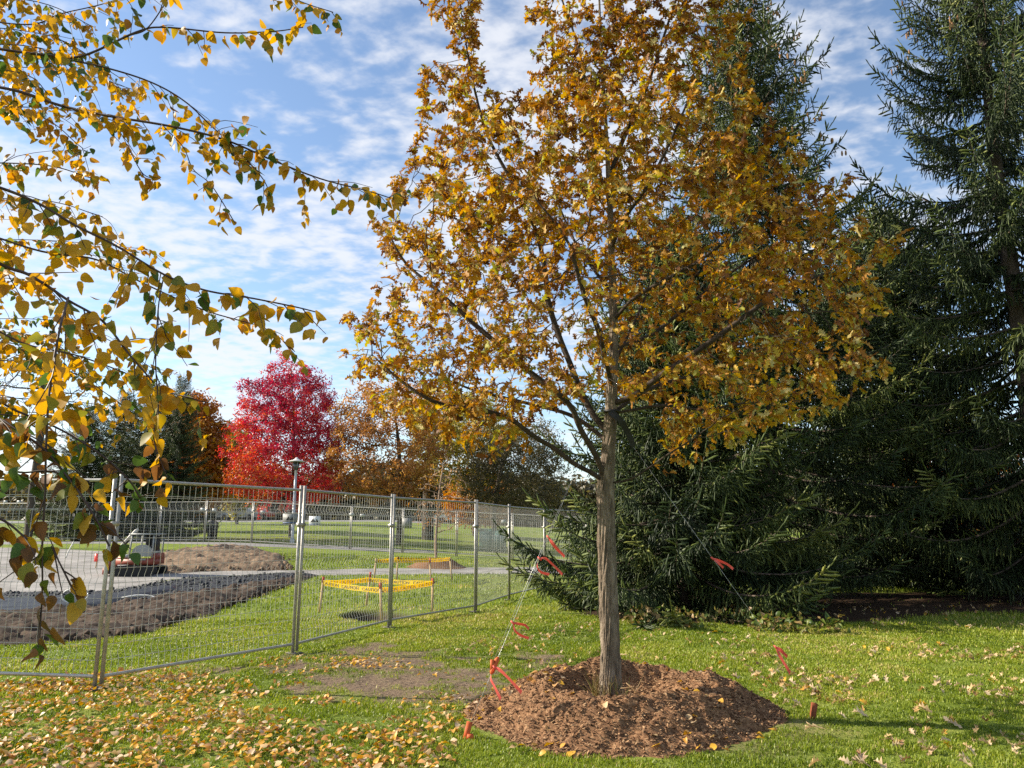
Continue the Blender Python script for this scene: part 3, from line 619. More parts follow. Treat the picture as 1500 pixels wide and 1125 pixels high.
def bbranch(pts, r0=.012, r1=.002, sub=.13, sz=.046, lmin=.10, lmax=.34, first=.15, connect=True, dens=.029, own=.45):
    P = [at(x, y, d) for x, y, d in pts]; r0 *= .62
    if connect:
        h = P[0]; zz = max(h[2] - .35, .9); k = np.argmin(np.abs(TP[:, 2] - zz)); P = [TP[k], (TP[k] + h) / 2 + np.array([0, 0, .06])] + P
    C = catmull(P, 7); mbB.tube(C, np.linspace(r0, r1, len(C)), 6, cap=False)
    d = np.concatenate([[0], np.cumsum(np.linalg.norm(np.diff(C, axis=0), axis=1))]); s = d[-1] * first
    while s < d[-1]:
        k = np.searchsorted(d, s) - 1; k = max(min(k, len(C) - 2), 0); p = C[k] + (C[k + 1] - C[k]) * ((s - d[k]) / (d[k + 1] - d[k] + 1e-9)); tdir = (C[k + 1] - C[k]); tdir /= np.linalg.norm(tdir)
        fr = s / d[-1]
        if rng.random() < own: bleaf(p, tdir, sz * rng.uniform(.8, 1.15))
        twig(p, tdir * .7 + rng.normal(size=3) * .55 + np.array([0, 0, -.12]), rng.uniform(min(lmin, lmax * .6), lmax * 1.35) * (1.1 - .6 * fr), .0018, sz, dens)
        s += sub * .53 * rng.uniform(.5, 1.5)
    for s in np.arange(d[-1] * .72, d[-1], .03):
        k = max(min(np.searchsorted(d, s) - 1, len(C) - 2), 0); bleaf(C[k], C[k + 1] - C[k], sz * rng.uniform(.8, 1.1))
    bleaf(C[-1], C[-1] - C[-2], sz * .8)
bbranch([(-150, 118, 3.0), (0, 128, 2.9), (90, 155, 2.9), (160, 170, 2.85), (250, 185, 2.8), (330, 205, 2.8), (400, 235, 2.75), (470, 262, 2.75), (540, 280, 2.7), (583, 294, 2.7)], r0=.014, r1=.0018, sub=.15, first=.35, lmax=.26)
bbranch([(-120, 62, 2.5), (60, 80, 2.5), (120, 82, 2.5), (200, 47, 2.55), (240, 40, 2.6), (330, 48, 2.6), (400, 46, 2.6), (444, 40, 2.6)], r0=.010, sub=.15, first=.35, lmax=.2)
bbranch([(190, 52, 2.55), (215, 42, 2.55), (240, 8, 2.55), (262, -30, 2.6)], r0=.004, sub=.14, connect=False, lmax=.2)
bbranch([(60, 80, 2.6), (150, 98, 2.7), (220, 120, 2.75), (270, 148, 2.8), (310, 185, 2.8), (350, 222, 2.8), (385, 262, 2.75), (398, 292, 2.75)], r0=.006, sub=.11, first=.25, connect=False, lmax=.22)
bbranch([(-90, 250, 2.2), (0, 275, 2.2), (60, 300, 2.2), (110, 330, 2.2), (170, 360, 2.2), (240, 402, 2.2), (300, 425, 2.2), (370, 437, 2.2), (430, 449, 2.2), (463, 457, 2.2)], r0=.010, sub=.11, first=.32, lmax=.24)
bbranch([(-80, 380, 1.8), (20, 395, 1.8), (60, 413, 1.8), (100, 440, 1.8), (150, 470, 1.8), (190, 520, 1.75), (225, 560, 1.75)], r0=.010, sub=.13, first=.35, lmax=.18)
bbranch([(100, 436, 1.8), (88, 480, 1.65), (74, 560, 1.6), (68, 640, 1.6), (66, 720, 1.6), (62, 800, 1.6), (62, 860, 1.6), (58, 935, 1.6)], r0=.0045, r1=.0015, sub=.15, first=.1, connect=False, lmax=.17, sz=.045)
bbranch([(-70, 560, 2.2), (20, 600, 2.2), (90, 630, 2.2), (150, 668, 2.2), (190, 705, 2.2), (205, 730, 2.2)], r0=.007, sub=.09, first=.35, lmax=.18)
bbranch([(165, 172, 2.85), (190, 220, 2.8), (210, 255, 2.8), (232, 262, 2.8)], r0=.003, sub=.12, connect=False, lmax=.12)
bbranch([(240, 186, 2.8), (268, 215, 2.75), (283, 248, 2.75), (310, 272, 2.7), (345, 328, 2.7)], r0=.003, sub=.13, connect=False, lmax=.1, first=.4)
bbranch([(-80, 330, 3.0), (60, 368, 3.0), (140, 380, 3.0), (200, 410, 3.0), (260, 438, 3.0), (310, 458, 3.0), (390, 482, 3.0), (432, 515, 3.0)], r0=.009, sub=.13, first=.32, lmax=.2)
bbranch([(240, 404, 2.2), (232, 450, 2.15), (228, 530, 2.1), (232, 600, 2.1), (225, 640, 2.1), (240, 690, 2.1)], r0=.003, sub=.10, connect=False, lmax=.14)
bbranch([(-60, 20, 3.4), (40, 36, 3.4), (90, 20, 3.4), (150, 6, 3.4), (210, -14, 3.4)], r0=.008, sub=.12, lmax=.3, first=.3)
bbranch([(330, -60, 3.0), (400, -20, 3.0), (440, 2, 3.0), (488, 18, 3.0)], r0=.003, sub=.12, connect=False, lmax=.14)
bbranch([(-60, 470, 2.7), (40, 505, 2.7), (110, 520, 2.7), (180, 545, 2.7), (250, 575, 2.7), (305, 590, 2.7)], r0=.008, sub=.10, lmax=.22, first=.34)
bbranch([(-60, 655, 1.9), (20, 690, 1.9), (70, 690, 1.9), (130, 705, 1.9)], r0=.006, sub=.10, lmax=.16, first=.4)
bbranch([(-80, 735, 1.5), (0, 760, 1.5), (40, 790, 1.5)], r0=.005, sub=.09, lmax=.14, first=.45)
bbranch([(-60, 610, 1.7), (40, 640, 1.6), (100, 700, 1.6), (140, 760, 1.6), (160, 800, 1.6)], r0=.005, sub=.09, lmax=.13, first=.4)
bbranch([(75, 800, 1.6), (90, 830, 1.6), (105, 860, 1.6)], r0=.002, sub=.06, connect=False, lmax=.08)
for _ in range(16):
    y0 = rng.uniform(-40, 600); yd = rng.uniform(2.8, 4.8); x1 = rng.uniform(60, 250)
    bbranch([(-120, y0, yd), (x1 * .4, y0 + rng.uniform(0, 30), yd), (x1, y0 + rng.uniform(20, 90), yd)], r0=.006, sub=.12, lmax=.35, first=.45)
for _ in range(10):     # the rest of its crown, out of the picture on the left
    a = rng.uniform(1.6, 4.4); z = rng.uniform(1.7, 4.2); c = np.array([-2.75 + rng.uniform(.2, .8) , 2.7 - rng.uniform(.2, 1.3), z])
    k = np.argmin(np.abs(TP[:, 2] - z - .1)); P = catmull([TP[k], (TP[k] + c) / 2 + np.array([0, 0, .1]), c, c + np.array([.15, -.2, -.35])], 6); mbB.tube(P, np.linspace(.008, .002, len(P)), 5, cap=False)
    for q in P[5:]:
        for __ in range(3): twig(q, rng.normal(size=3) + np.array([0, 0, -.3]), rng.uniform(.1, .3), .0018, .056)
k = np.argmin(np.abs(TP[:, 2] - 1.75)); P = catmull([TP[k], (-2.2, 2.1, 2.05), (-1.85, 1.75, 2.0), (-1.6, 1.55, 1.85)], 8); mbB.tube(P, np.linspace(.012, .003, len(P)), 5, cap=False)  # unseen bough and its twigs, added to shade the low hanging leaves
for _ in range(34):
    q = P[rng.integers(8, len(P))] + rng.normal(size=3) * .05; twig(q, rng.normal(size=3) * np.array([.5, 1, .8]), rng.uniform(.15, .4), .0018, .056)
mbT.build('trunk', M['birch_bark'], birch, smooth=True, origin=b0); mbB.build('twigs', M['birch_twig'], birch, smooth=True, origin=b0)
LP = np.array(LP); print('birch leaves', len(LP))
LD = np.array(LD); LD /= np.linalg.norm(LD, axis=1)[:, None]
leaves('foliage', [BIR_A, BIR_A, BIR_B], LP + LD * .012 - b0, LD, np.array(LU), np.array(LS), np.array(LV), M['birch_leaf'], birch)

# ------------------------------------------------------------------ spruces
def shoot_template(n, seed, ln=.165, w=.030):
    r2 = np.random.default_rng(seed); V = []; T = []
    k = 3; prof = [(0, .05), (.75, .085), (1.0, .02)]
    for x_, r_ in prof:
        for j in range(k): V.append([x_, r_ * math.cos(j * 2.0944), r_ * math.sin(j * 2.0944)])
    for a in range(2):
        for j in range(k):
            p, q = a * k + j, a * k + (j + 1) % k; T += [[p, q, q + k], [p, q + k, p + k]]
    for i in range(n):
        x_ = (i + r2.random()) / n * .98; a = i * 2.399 + r2.random() * .6; up = .25
        d = np.array([.62 + .3 * x_, math.cos(a), math.sin(a) * .85 + up * .3]); d /= np.linalg.norm(d)
        s = np.cross(d, [1, 0, 0]); s /= np.linalg.norm(s) + 1e-9; l_ = ln * (1 - .35 * x_) * r2.uniform(.8, 1.15); p = np.array([x_, 0, 0])
        b = len(V); V += [p - s * w * .5, p + s * w * .5, p + d * l_]; T.append([b, b + 1, b + 2])
    return np.array(V), [np.array(T)]
SHOOTS = [shoot_template(26, 1), shoot_template(22, 2)]
def spruce_parts(H, R, zmin, seed, dz=.42, droop=.32, cones=False, dense=1.0):
    r3 = np.random.default_rng(seed); mbT, mbB = MB(), MB(); SP, SD, SS_, SV = [], [], [], []; CN = []
    zt = np.linspace(0, H, 24); mbT.tube(np.stack([.03 * np.sin(zt), .03 * np.cos(zt * .8), zt], -1), np.maximum(.017 * (H - zt), .015) + .05 * np.exp(-zt * 2), 12)
    def sh(p, d, l, v): SP.append(p); SD.append(d); SS_.append(l); SV.append(v)
    z = zmin; lev = 0
    while z < H - .25:
        f = (z - zmin) / (H - zmin); nb = int(r3.integers(5, 8)) if f < .85 else 4
        Lz = R * (1 - f) ** .85 * (1 if f > .06 else .8 + .2 * f / .06) + .22
        a0 = r3.random() * 6.28
        for b in range(nb):
            az = a0 + b * 6.283 / nb + r3.normal() * .18; ln = Lz * r3.uniform(.72, 1.12); zb = z + r3.uniform(-.15, .15)
            e0 = -.12 - droop * (1 - f) + .75 * f ** 1.5; e1 = .62 + .25 * r3.random()
            m_ = max(int(ln / .16), 4); s = np.linspace(0, 1, m_ + 1)
            out = s * ln; up = ln * (e0 * s + e1 * (s ** 3) * .45) ; wob = ln * .05 * np.sin(s * 4 + r3.random() * 6)
            ca, sa = math.cos(az), math.sin(az)
            P = np.stack([out * ca - wob * sa, out * sa + wob * ca, zb + up], -1); P[:, 2] = np.maximum(P[:, 2], .06 + .04 * r3.random())
            mbB.tube(P, np.linspace(.010 + .007 * ln, .004, m_ + 1), 4, cap=False)
            tn = np.gradient(P, axis=0); tn /= np.linalg.norm(tn, axis=1)[:, None]
            side = np.array([-sa, ca, 0]); bv = r3.normal(.42, .15)
            tu = tn[-1] + np.array([0, 0, .3]); sh(P[-1] - tn[-1] * .05, tu, .2, bv + .1); sh(P[-1] + tu / np.linalg.norm(tu) * .12, tu + np.array([0, 0, .2]), .2, bv + .14)
            st = .105 / dense; q = .07 * ln if ln > 1 else .05
            while q < ln:
                k = min(int(q / ln * m_), m_ - 1); p = P[k] + (P[k + 1] - P[k]) * (q / ln * m_ - k); fr = q / ln
                ll = min(.85, .22 + .55 * (1 - fr) * ln * .42) * r3.uniform(.7, 1.2)
                if fr < .25: ll *= .75
                for sg in (-1, 1):
                    d = tn[k] * .75 + side * sg * .8 + np.array([0, 0, -.12 + r3.normal() * .12]); d /= np.linalg.norm(d)
                    pp = p.copy(); g_ = 0.0; nn = max(int(ll / .15), 1)
                    for h in range(nn):
                        d = d + np.array([0, 0, -.10]); d /= np.linalg.norm(d); L_ = ll / nn * 1.15
                        sh(pp, d + r3.normal(size=3) * .16, max(L_, .13), bv + r3.normal() * .12 + .32 * (h == nn - 1) - .08); pn = pp + d * ll / nn  # last shoot of each lateral lightened: sunlit tip put into needle colour
                        for hg in range((int(r3.random() < .95) + int(r3.random() < .45)) if fr < .88 else int(r3.random() < .3)):
                            dd = np.array([0, 0, -.85]) + d * .5 + r3.normal(size=3) * .34; dd /= np.linalg.norm(dd); l2 = r3.uniform(.11, .21); sh(pp + d * .06 * (hg + .5), dd, l2, bv + r3.normal() * .1 - .06)
                            if r3.random() < .4 * droop / .3: sh(pp + d * .05 + dd * l2 * .85, dd + np.array([0, 0, -.4]), l2 * .9, bv + r3.normal() * .1)
                        pp = pn
                if r3.random() < .55 and fr > .3:
                    d = tn[k] * .6 + np.array([0, 0, .5]) + r3.normal(size=3) * .2; sh(p, d / np.linalg.norm(d), .22, bv + .12)
                q += st * r3.uniform(.75, 1.25)
            if cones and f > .5 and r3.random() < .7:
                for _ in range(int(r3.integers(2, 6))): CN.append(P[-2] + r3.normal(size=3) * .10 + np.array([0, 0, -.06]))
        z += dz * r3.uniform(.8, 1.2) * (1 - .45 * f); lev += 1
    for s in np.arange(0, .6, .12): sh(np.array([0, 0, H - .5 + s]), np.array([0, 0, 1.0]), .25, .5)
    P = np.array(SP); D = np.array(SD); U = r3.normal(size=P.shape) * .35 + np.array([0, 0, 1.0]); S = np.array(SS_); var = np.clip(np.array(SV), 0, 1)
    Vs, Fs, As, n = [], [], [], 0; pk = r3.integers(0, 2, len(P))
    for k in (0, 1):
        q = pk == k; V, F = inst(SHOOTS[k][0], SHOOTS[k][1], frames(D[q], U[q]), P[q], S[q]); Vs.append(V); Fs.append(F[0] + n); As.append(np.repeat(var[q], len(SHOOTS[k][0]))); n += len(V)
    print('spruce shoots', len(P))
    mi = [np.zeros(sum(len(f) for f in Fs), int)]; V = np.concatenate(Vs); A_ = np.concatenate(As); FF = [np.concatenate(Fs)]
    if CN:
        c = MB()
        for p in CN: c.lathe(p - np.array([0, 0, .14]), [(.0, -.0), (.020, .02), (.028, .07), (.02, .13), (.004, .15)], 6)
        CV = np.concatenate(c.V); FF.append(np.concatenate(c.Q) + len(V)); mi.append(np.ones(len(FF[1]), int)); V = np.concatenate([V, CV]); A_ = np.concatenate([A_, np.full(len(CV), .5)])
    fm = mesh('crown', V, FF, [M['needles'], M['cone']], attrs={'var': A_}, midx=np.concatenate(mi))
    res = {}
    for nm, mbx, mt in (('trunk', mbT, 'spruce_bark'), ('branches', mbB, 'spruce_bark')):
        Fq = [np.concatenate(mbx.Q)] + ([np.concatenate(mbx.T)] if mbx.T else []); res[nm] = mesh(nm, np.concatenate(mbx.V), Fq, M[mt], smooth=True)
    res['crown'] = fm
    return res
def spruce(parts, x, y, scale, rz, label, group, sz=None):
    r = empty('spruce_tree', (x, y, float(gz(np.array(x), np.array(y))) - .03), label, 'tree', group, rz); r.scale = (scale, scale, sz or scale)
    for k in ('trunk', 'branches', 'crown'):
        if k in parts: obj(k, parts[k], None, None, r)
    return r
SPA = spruce_parts(18.0, 4.7, 1.25, 3, dz=.56, droop=.27, cones=True)
SPB = spruce_parts(8.0, 3.8, .12, 8, dz=.25, droop=.2)
G1 = 'spruces behind the oak'
a_ = at(1000, 800, 15.3); spruce(SPB, a_[0], 15.3, .92, .6, 'short dense spruce brushing the ground just behind the oak trunk', G1, sz=1.0)
a_ = at(1135, 800, 18.8); spruce(SPA, a_[0], 18.8, 1.0, 0.2, 'tall spruce with hanging cones rising right behind the oak crown', G1)
a_ = at(1535, 800, 17.5); spruce(SPA, a_[0], 17.5, .90, 2.1, 'tallest spruce at the right edge with a bare gap below its skirts', G1, sz=1.25)
a_ = at(1330, 800, 22.5); spruce(SPB, a_[0], 22.5, 1.45, 2.6, 'bushy spruce filling the dark space between the two tall spruces', G1)
spruce(SPA, 15.0, 13.0, .95, 4.0, 'outermost spruce beyond the right edge of the lawn', G1)
G2 = 'distant conifers at the left'
for px, yy, top, rz, lab, wsc in [(112, 41, 590, 1.0, 'leftmost dark distant conifer behind the red digger', 1.5), (165, 46, 572, 5.1, 'distant conifer second from the left, set back behind its neighbours', 1.6), (212, 43, 560, 2.2, 'broad distant dark conifer third from the left beyond the far fence', 1.6), (248, 42, 548, 3.9, 'tall distant dark conifer next to the orange maple', 1.05)]:
    a_ = at(px, 800, yy); zt = at(px, top, yy)[2] - float(rise(a_[0], yy)); spruce(SPA, a_[0], yy, zt / 18 * wsc, rz, lab, G2, sz=zt / 18)

# ------------------------------------------------------------------ broadleaf trees in the park
CLV = []; CLF = []
_r = np.random.default_rng(3)
for k in range(4):
    c = _r.normal(size=3) * .28; d = _r.normal(size=3); d /= np.linalg.norm(d); s = np.cross(d, _r.normal(size=3)); s /= np.linalg.norm(s)
    b = len(CLV); CLV += [c - d * .34, c + s * .2, c + d * .36, c - s * .2]; CLF.append([b, b + 1, b + 2, b + 3])
CLUMP = (np.array(CLV), [np.array(CLF)])
def park_tree(name, px, base_py, Y0, rows, n_leaf, lsize, mat, label, group=None, bark='dark_bark', step=.5, natt=500, fork=None, r0=.16, var=(.5, .22), topdark=0.0, spread=.55, hollow=.4, up=.1, along=0.0):
    bx = at(px, 800, Y0)[0]; bz = float(gz(np.array(bx), np.array(Y0)))
    root = empty(name, (bx, Y0, bz), label, 'tree', group); o0 = np.array(root.location)
    A = px_env(rows, Y0, natt, depth=1.0, hollow=hollow)
    zlo = A[:, 2].min(); zhi = A[:, 2].max(); zf = fork if fork is not None else zlo + .12 * (zhi - zlo)
    pos = [np.array([bx, Y0, bz - .1])]; par = [-1]; cxm = A[:, 0].mean()
    ids = seedpath(pos, par, [pos[0], np.array([bx + rng.normal() * .1, Y0, bz + (zf - bz) * .5]), np.array([bx, Y0, zf]), np.array([bx * .6 + cxm * .4, Y0, zf * .5 + zhi * .5]), np.array([cxm, Y0, zhi - .1 * (zhi - zlo)])], 0, step)
    p2, q2 = colonize(pos, par, A, step, 6 * step, 1.3 * step, iters=80, up=up, jit=.2)
    tips, kids, rad = skeleton(p2, q2, .012, 2.2); rad = rad * (r0 / rad[0]) ** (np.log(np.maximum(tips, 1)) / math.log(max(tips[0], 2)))
    mt, mbb = MB(), MB()
    for ch, P, r in chains(p2, q2, kids, tips, rad): (mt if ch[0] == 0 else mbb).tube(P, r, 8 if ch[0] == 0 else 4, cap=False)
    mt.build('trunk', M[bark], root, smooth=True, origin=o0); mbb.build('limbs', M[bark], root, smooth=True, origin=o0)
    if n_leaf:
        e = rng.choice(np.where(tips <= 3)[0], n_leaf); P = p2[e] + rng.normal(size=(n_leaf, 3)) * step * spread
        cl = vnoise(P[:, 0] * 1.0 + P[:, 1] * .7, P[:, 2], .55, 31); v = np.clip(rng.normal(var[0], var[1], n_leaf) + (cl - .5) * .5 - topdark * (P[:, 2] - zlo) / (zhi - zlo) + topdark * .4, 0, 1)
        dr = p2[e] - p2[q2[e]]; dr /= np.linalg.norm(dr, axis=1)[:, None] + 1e-9; P = P + dr * (rng.random(n_leaf) * along)[:, None]
        V, F = inst(CLUMP[0], CLUMP[1], frames(rnd_unit(n_leaf), rnd_unit(n_leaf)), P - o0, rng.uniform(.6, 1.3, n_leaf) * lsize)
        obj('crown', V, F, mat, root, attrs={'var': np.repeat(v, len(CLUMP[0]))})
    return root
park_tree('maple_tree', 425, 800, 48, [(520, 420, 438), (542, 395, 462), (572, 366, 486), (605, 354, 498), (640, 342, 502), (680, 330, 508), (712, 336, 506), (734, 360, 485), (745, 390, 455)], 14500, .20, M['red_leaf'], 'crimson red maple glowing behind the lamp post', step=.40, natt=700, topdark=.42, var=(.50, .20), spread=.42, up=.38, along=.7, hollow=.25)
park_tree('orange_tree', 300, 800, 58, [(572, 285, 298), (600, 262, 318), (650, 245, 340), (700, 240, 345), (735, 255, 338)], 8000, .36, M['orange_leaf'], 'orange maple half hidden by the distant conifers', step=.6)
park_tree('yellow_tree', 345, 800, 72, [(618, 340, 352), (650, 322, 376), (700, 320, 382), (740, 330, 375)], 3500, .42, M['yellow_leaf'], 'small pale yellow tree between the orange and red maples', step=.8, natt=250)
park_tree('brown_tree', 583, 800, 46, [(560, 560, 590), (580, 510, 650), (620, 488, 665), (680, 478, 655), (712, 488, 650), (735, 520, 620)], 6800, .22, M['brown_leaf'], 'copper brown tree with a slim dark trunk right of the red maple', step=.45, natt=650, fork=5.0, spread=.42, up=.2, along=.4)
park_tree('yellow_oak', 626, 800, 54, [(575, 640, 700), (600, 605, 745), (650, 600, 760), (690, 605, 740), (715, 625, 720)], 6500, .26, M['yellow_leaf'], 'sparse yellow green tree with a thick dark trunk behind the copper tree', step=.55, natt=600, r0=.42, fork=7.0)
park_tree('olive_tree', 722, 800, 50, [(618, 735, 800), (650, 690, 835), (690, 665, 840), (725, 668, 835), (748, 690, 820)], 7500, .20, M['olive_leaf'], 'dusky olive tree with dense bare twigs left of the spruces', step=.42, natt=1000, fork=2.6, r0=.2)
park_tree('orange_shrub', 695, 800, 62, [(690, 680, 715), (715, 655, 738), (745, 645, 745), (762, 660, 735)], 2600, .36, M['orange_leaf'], 'low orange shrub under the olive tree', step=.7, natt=250)
park_tree('bare_tree', 40, 800, 33, [(480, 25, 70), (520, 0, 110), (580, -40, 140), (640, -30, 120), (680, 0, 80)], 500, .10, M['olive_leaf'], 'leafless dark tree behind the birch leaves at the left edge', step=.35, natt=900, r0=.16, fork=5.5)
park_tree('sapling', 640, 815, 28.5, [(668, 640, 668), (700, 610, 690), (735, 595, 700), (765, 605, 690), (780, 620, 670)], 160, .10, M['brown_leaf'], 'slender nearly leafless sapling in the far mulch ring', bark='pale_bark', step=.22, natt=420, r0=.05, fork=2.0, hollow=.3)
park_tree('orange_tree', 1385, 800, 42, [(600, 1340, 1400), (650, 1290, 1460), (720, 1270, 1490), (780, 1280, 1480), (815, 1300, 1460)], 6000, .30, M['orange_leaf'], 'orange tree glimpsed through the gaps between the right spruces', step=.5)
park_tree('yellow_tree', 1010, 800, 44, [(640, 930, 1080), (700, 900, 1110), (770, 910, 1100), (815, 930, 1080)], 5000, .30, M['yellow_leaf'], 'yellow tree glimpsed through the spruce beside the oak trunk', step=.5)
# the wood closing off the far side of the park
n = 48000; wx = rng.uniform(-150, 150, n); wy = 112 + rng.normal(size=n) * 4 + 8 * fbm(wx, 0 * wx, .05, 2, 3); wt = 3.5 + 8.0 * fbm(wx, 0 * wx, .12, 3, 5) ; wz = rise(wx, wy) + wt * rng.random(n) ** 1.15
V, F = inst(CLUMP[0], CLUMP[1], frames(rnd_unit(n), rnd_unit(n)), np.stack([wx, wy, wz], -1), rng.uniform(.7, 1.6, n))
set_props(obj('woods', V, F, M['olive_leaf'], attrs={'var': np.repeat(np.clip(rng.normal(.45, .25, n) + (fbm(wx, 0 * wx, .1, 2, 9) - .5), 0, 1), len(CLUMP[0]))}), 'far off belt of trees closing the park', 'woods', kind='stuff')

# ------------------------------------------------------------------ temporary fences
HF = 2.1
def kinks(H):
    z = [0.14]
    for c in (.34, 1.08, H - .27): z += [c - .07, c, c + .07]
    z += [H - .06]; off = [0] + [0, .035, 0] * 3 + [0]; return np.array(z), np.array(off)
def fence_panel(p0, p1, label, group, parts=None, wr=.0029, sp=.075, clamp=True, H=HF, rt=.021):
    p0 = np.array(p0, float); p1 = np.array(p1, float); ln = np.hypot(*(p1 - p0)[:2]); an = math.atan2(p1[1] - p0[1], p1[0] - p0[0])
    z0, z1 = (float(gz(np.array(p[0]), np.array(p[1]))) for p in (p0, p1)); sl = (z1 - z0)
    root = empty('mesh_fence', (p0[0], p0[1], z0), label, 'fence panel', group, an); ln -= .05
    zz = lambda x: sl * x / ln
    for x in (0.022, ln): 
        b = MB(); b.tube([(x, 0, zz(x) + .03), (x, 0, zz(x) + H + .03)], rt, 10); b.build('post', M['galv'], root, smooth=True)
    for nm, h in (('top_rail', H - .03), ('bottom_rail', .12)):
        b = MB(); b.tube([(.03, 0, h), (ln / 2, 0, h + zz(ln / 2)), (ln - .01, 0, h + sl)], rt * .82, 8, cap=False); b.build(nm, M['galv'], root, smooth=True)
    b = MB(); kz, ko = kinks(H); n = int((ln - .06) / sp)
    for k in range(1, n + 1):
        x = .03 + k * (ln - .06) / (n + 1); b.tube(np.stack([0 * kz + x, ko, kz + zz(x)], -1), wr, 4, cap=False)
    for h in list(np.arange(.27, H - .1, .15)) + [H - .2, H - .34]:
        b.tube([(.03, .004, h), (ln - .02, .004, h + sl)], wr * .9, 4, cap=False)
    b.build('wire_mesh', M['wire'], root)
    if clamp:
        b = MB(); h = sl + 1.62; b.box((ln + .025, 0, h), (.11, .06, .045)); b.box((ln + .025, .045, h), (.02, .05, .03)); b.build('clamp', M['galv'], root)
    b = MB(); b.box((ln + .02, 0, sl + .010), (.13, .20, .014)); b.tube([(ln, 0, sl + .0), (ln, 0, sl + .12)], rt * .75, 8); b.build('foot', M['rust_grey'], root)
    return root
PN = [(-9.45, 8.75), (-6.78, 8.28), (-4.11, 7.91), (-2.77, 10.09), (-1.97, 12.62), (-.69, 14.96), (-.06, 17.50), (.86, 20.10), (2.2, 22.4)]
NL_ = ['galvanized mesh fence panel beyond the left edge of the view', 'galvanized mesh fence panel hung over by the lowest birch leaves', 'galvanized mesh fence panel in front of the red digger and earth heap',
       'galvanized mesh fence panel in front of the left caution tape stakes', 'galvanized mesh fence panel crossing in front of the right caution tape stake', 'narrow looking mesh fence panel with white haze of wires left of the guy wires',
       'last fully seen mesh fence panel crossed by the guy wires', 'mesh fence panel disappearing behind the low spruce']
for k in range(8): fence_panel(PN[k], PN[k + 1], NL_[k], 'temporary fence panels along the lawn')
fl0 = np.array([-12.9, 38.0]); fdir = np.array([10.45, -2.5]); fdir /= np.linalg.norm(fdir)
FL = ['far fence panel partly hidden by the left birch leaves', 'far fence panel behind the hanging birch twig', 'far fence panel behind the digger canopy', 'far fence panel in front of the dark conifer foot', 'far fence panel just right of the conifer foot with white tag',
      'far fence panel left of the lamp post', 'far fence panel directly behind the lamp post sign board', 'far fence panel right of the lamp post with two white tags', 'far fence panel before the copper tree trunk', 'far fence panel behind the slender sapling', 'far fence panel right of the sapling', 'far fence panel nearest the low spruce', 'far fence panel hidden behind the low spruce edge', 'far fence panel behind the spruces']
FAR = []
for k in range(14):
    s0 = (k - 6) * 2.66; a_, b_ = fl0 + fdir * s0, fl0 + fdir * (s0 + 2.66); FAR.append((a_, b_)); fence_panel(a_, b_, FL[k], 'temporary fence panels on the far side', wr=.0042, sp=.10, H=2.05, rt=.028)

def plate(name, px, py, w, h, Y, label, cat, group, mat, art=None, rz=0.0):
    c = at(px, py, Y); r = empty(name, c, label, cat, group, rz)
    b = MB(); b.box((0, 0, 0), (w, .02, h)); b.build('board', mat, r)
    if art: art(r, w, h)
    return r
tags = [(297, 746, 'white tag left of the dark bin on the far fence'), (314, 747, 'pale tag above the dark bin on the far fence'), (385, 750, 'pale tag on the far fence left of the lamp post'), (515, 754, 'left one of two white tags right of the lamp post'), (531, 755, 'right one of two white tags right of the lamp post'), (8, 735, 'leftmost pale tag on the far fence'), (28, 735, 'white tag on the far fence near the left edge'), (738, 764, 'white tag on the far fence left of the guy wires')]
def fenceY(px):
    d = ray(px, 760); nrm = np.array([-fdir[1], fdir[0]]); return d[1] * (np.dot(fl0, nrm) / np.dot(d[:2], nrm)) - .10
for px, py, lab in tags: plate('fence_tag', px, py, .22, .14, fenceY(px), lab, 'tag', 'white tags on the far fence', M['tag'])
def art1(r, w, h):
    b = MB()
    for cx_, s_ in ((-.08, 1.0), (.1, .75)): b.add([[cx_ - .12 * s_, -.014, -.06], [cx_ + .12 * s_, -.014, -.06], [cx_, -.014, .13 * s_]], T=[[0, 1, 2]])
    b.build('emblem', M['ink'], r)
    b = MB(); b.box((0, -.013, -h / 2 + .06), (w * .94, .004, .05)); b.build('lettering_band', M['sign_blue'], r)
plate('sign_board', 425, 760, .72, .50, fenceY(425) - .05, 'grey sign board with triangle emblem at the lamp post', 'sign', 'sign boards on the far fence', M['sign_grey'], art1)
plate('sign_board', 461, 763, .56, .45, fenceY(461) - .05, 'pale sign board with triangle emblem right of the lamp post', 'sign', 'sign boards on the far fence', M['white'], art1)
plate('sign_board', 596, 766, .46, .46, fenceY(596) - .05, 'plain grey square board on the far fence', 'sign', 'sign boards on the far fence', M['sign_grey'])

# ------------------------------------------------------------------ lamp post
lp = at(428, 793, 40.0); lz = float(gz(lp[0], lp[1])); r = empty('street_lamp', (lp[0], lp[1], lz), 'slim grey park lamp with a flat conical hood before the red maple', 'street lamp')
hl = at(428, 668, 40.0)[2] - lz
b = MB(); b.lathe((0, 0, 0), [(.12, 0), (.12, .25), (.085, .32), (.08, hl * .6), (.075, hl * .6), (.065, hl - .75), (.085, hl - .72)], 12); b.build('pole', M['steel'], r, smooth=True)
b = MB(); b.lathe((0, 0, hl - .75), [(.085, 0), (.12, .1), (.20, .42), (.0, .43)], 12); b.build('lantern', M['glass'], r)
b = MB()
for k in range(4): a_ = k * math.pi / 2 + .5; b.tube([(.15 * math.cos(a_), .15 * math.sin(a_), hl - .7), (.26 * math.cos(a_), .26 * math.sin(a_), hl - .26)], .012, 5)
b.build('bracket', M['steel'], r)
b = MB(); b.lathe((0, 0, hl - .30), [(.0, .02), (.42, -.01), (.43, .02), (.24, .07), (.10, .15), (.05, .22), (.0, .23)], 16); b.build('hood', M['machine_white'], r, smooth=False)

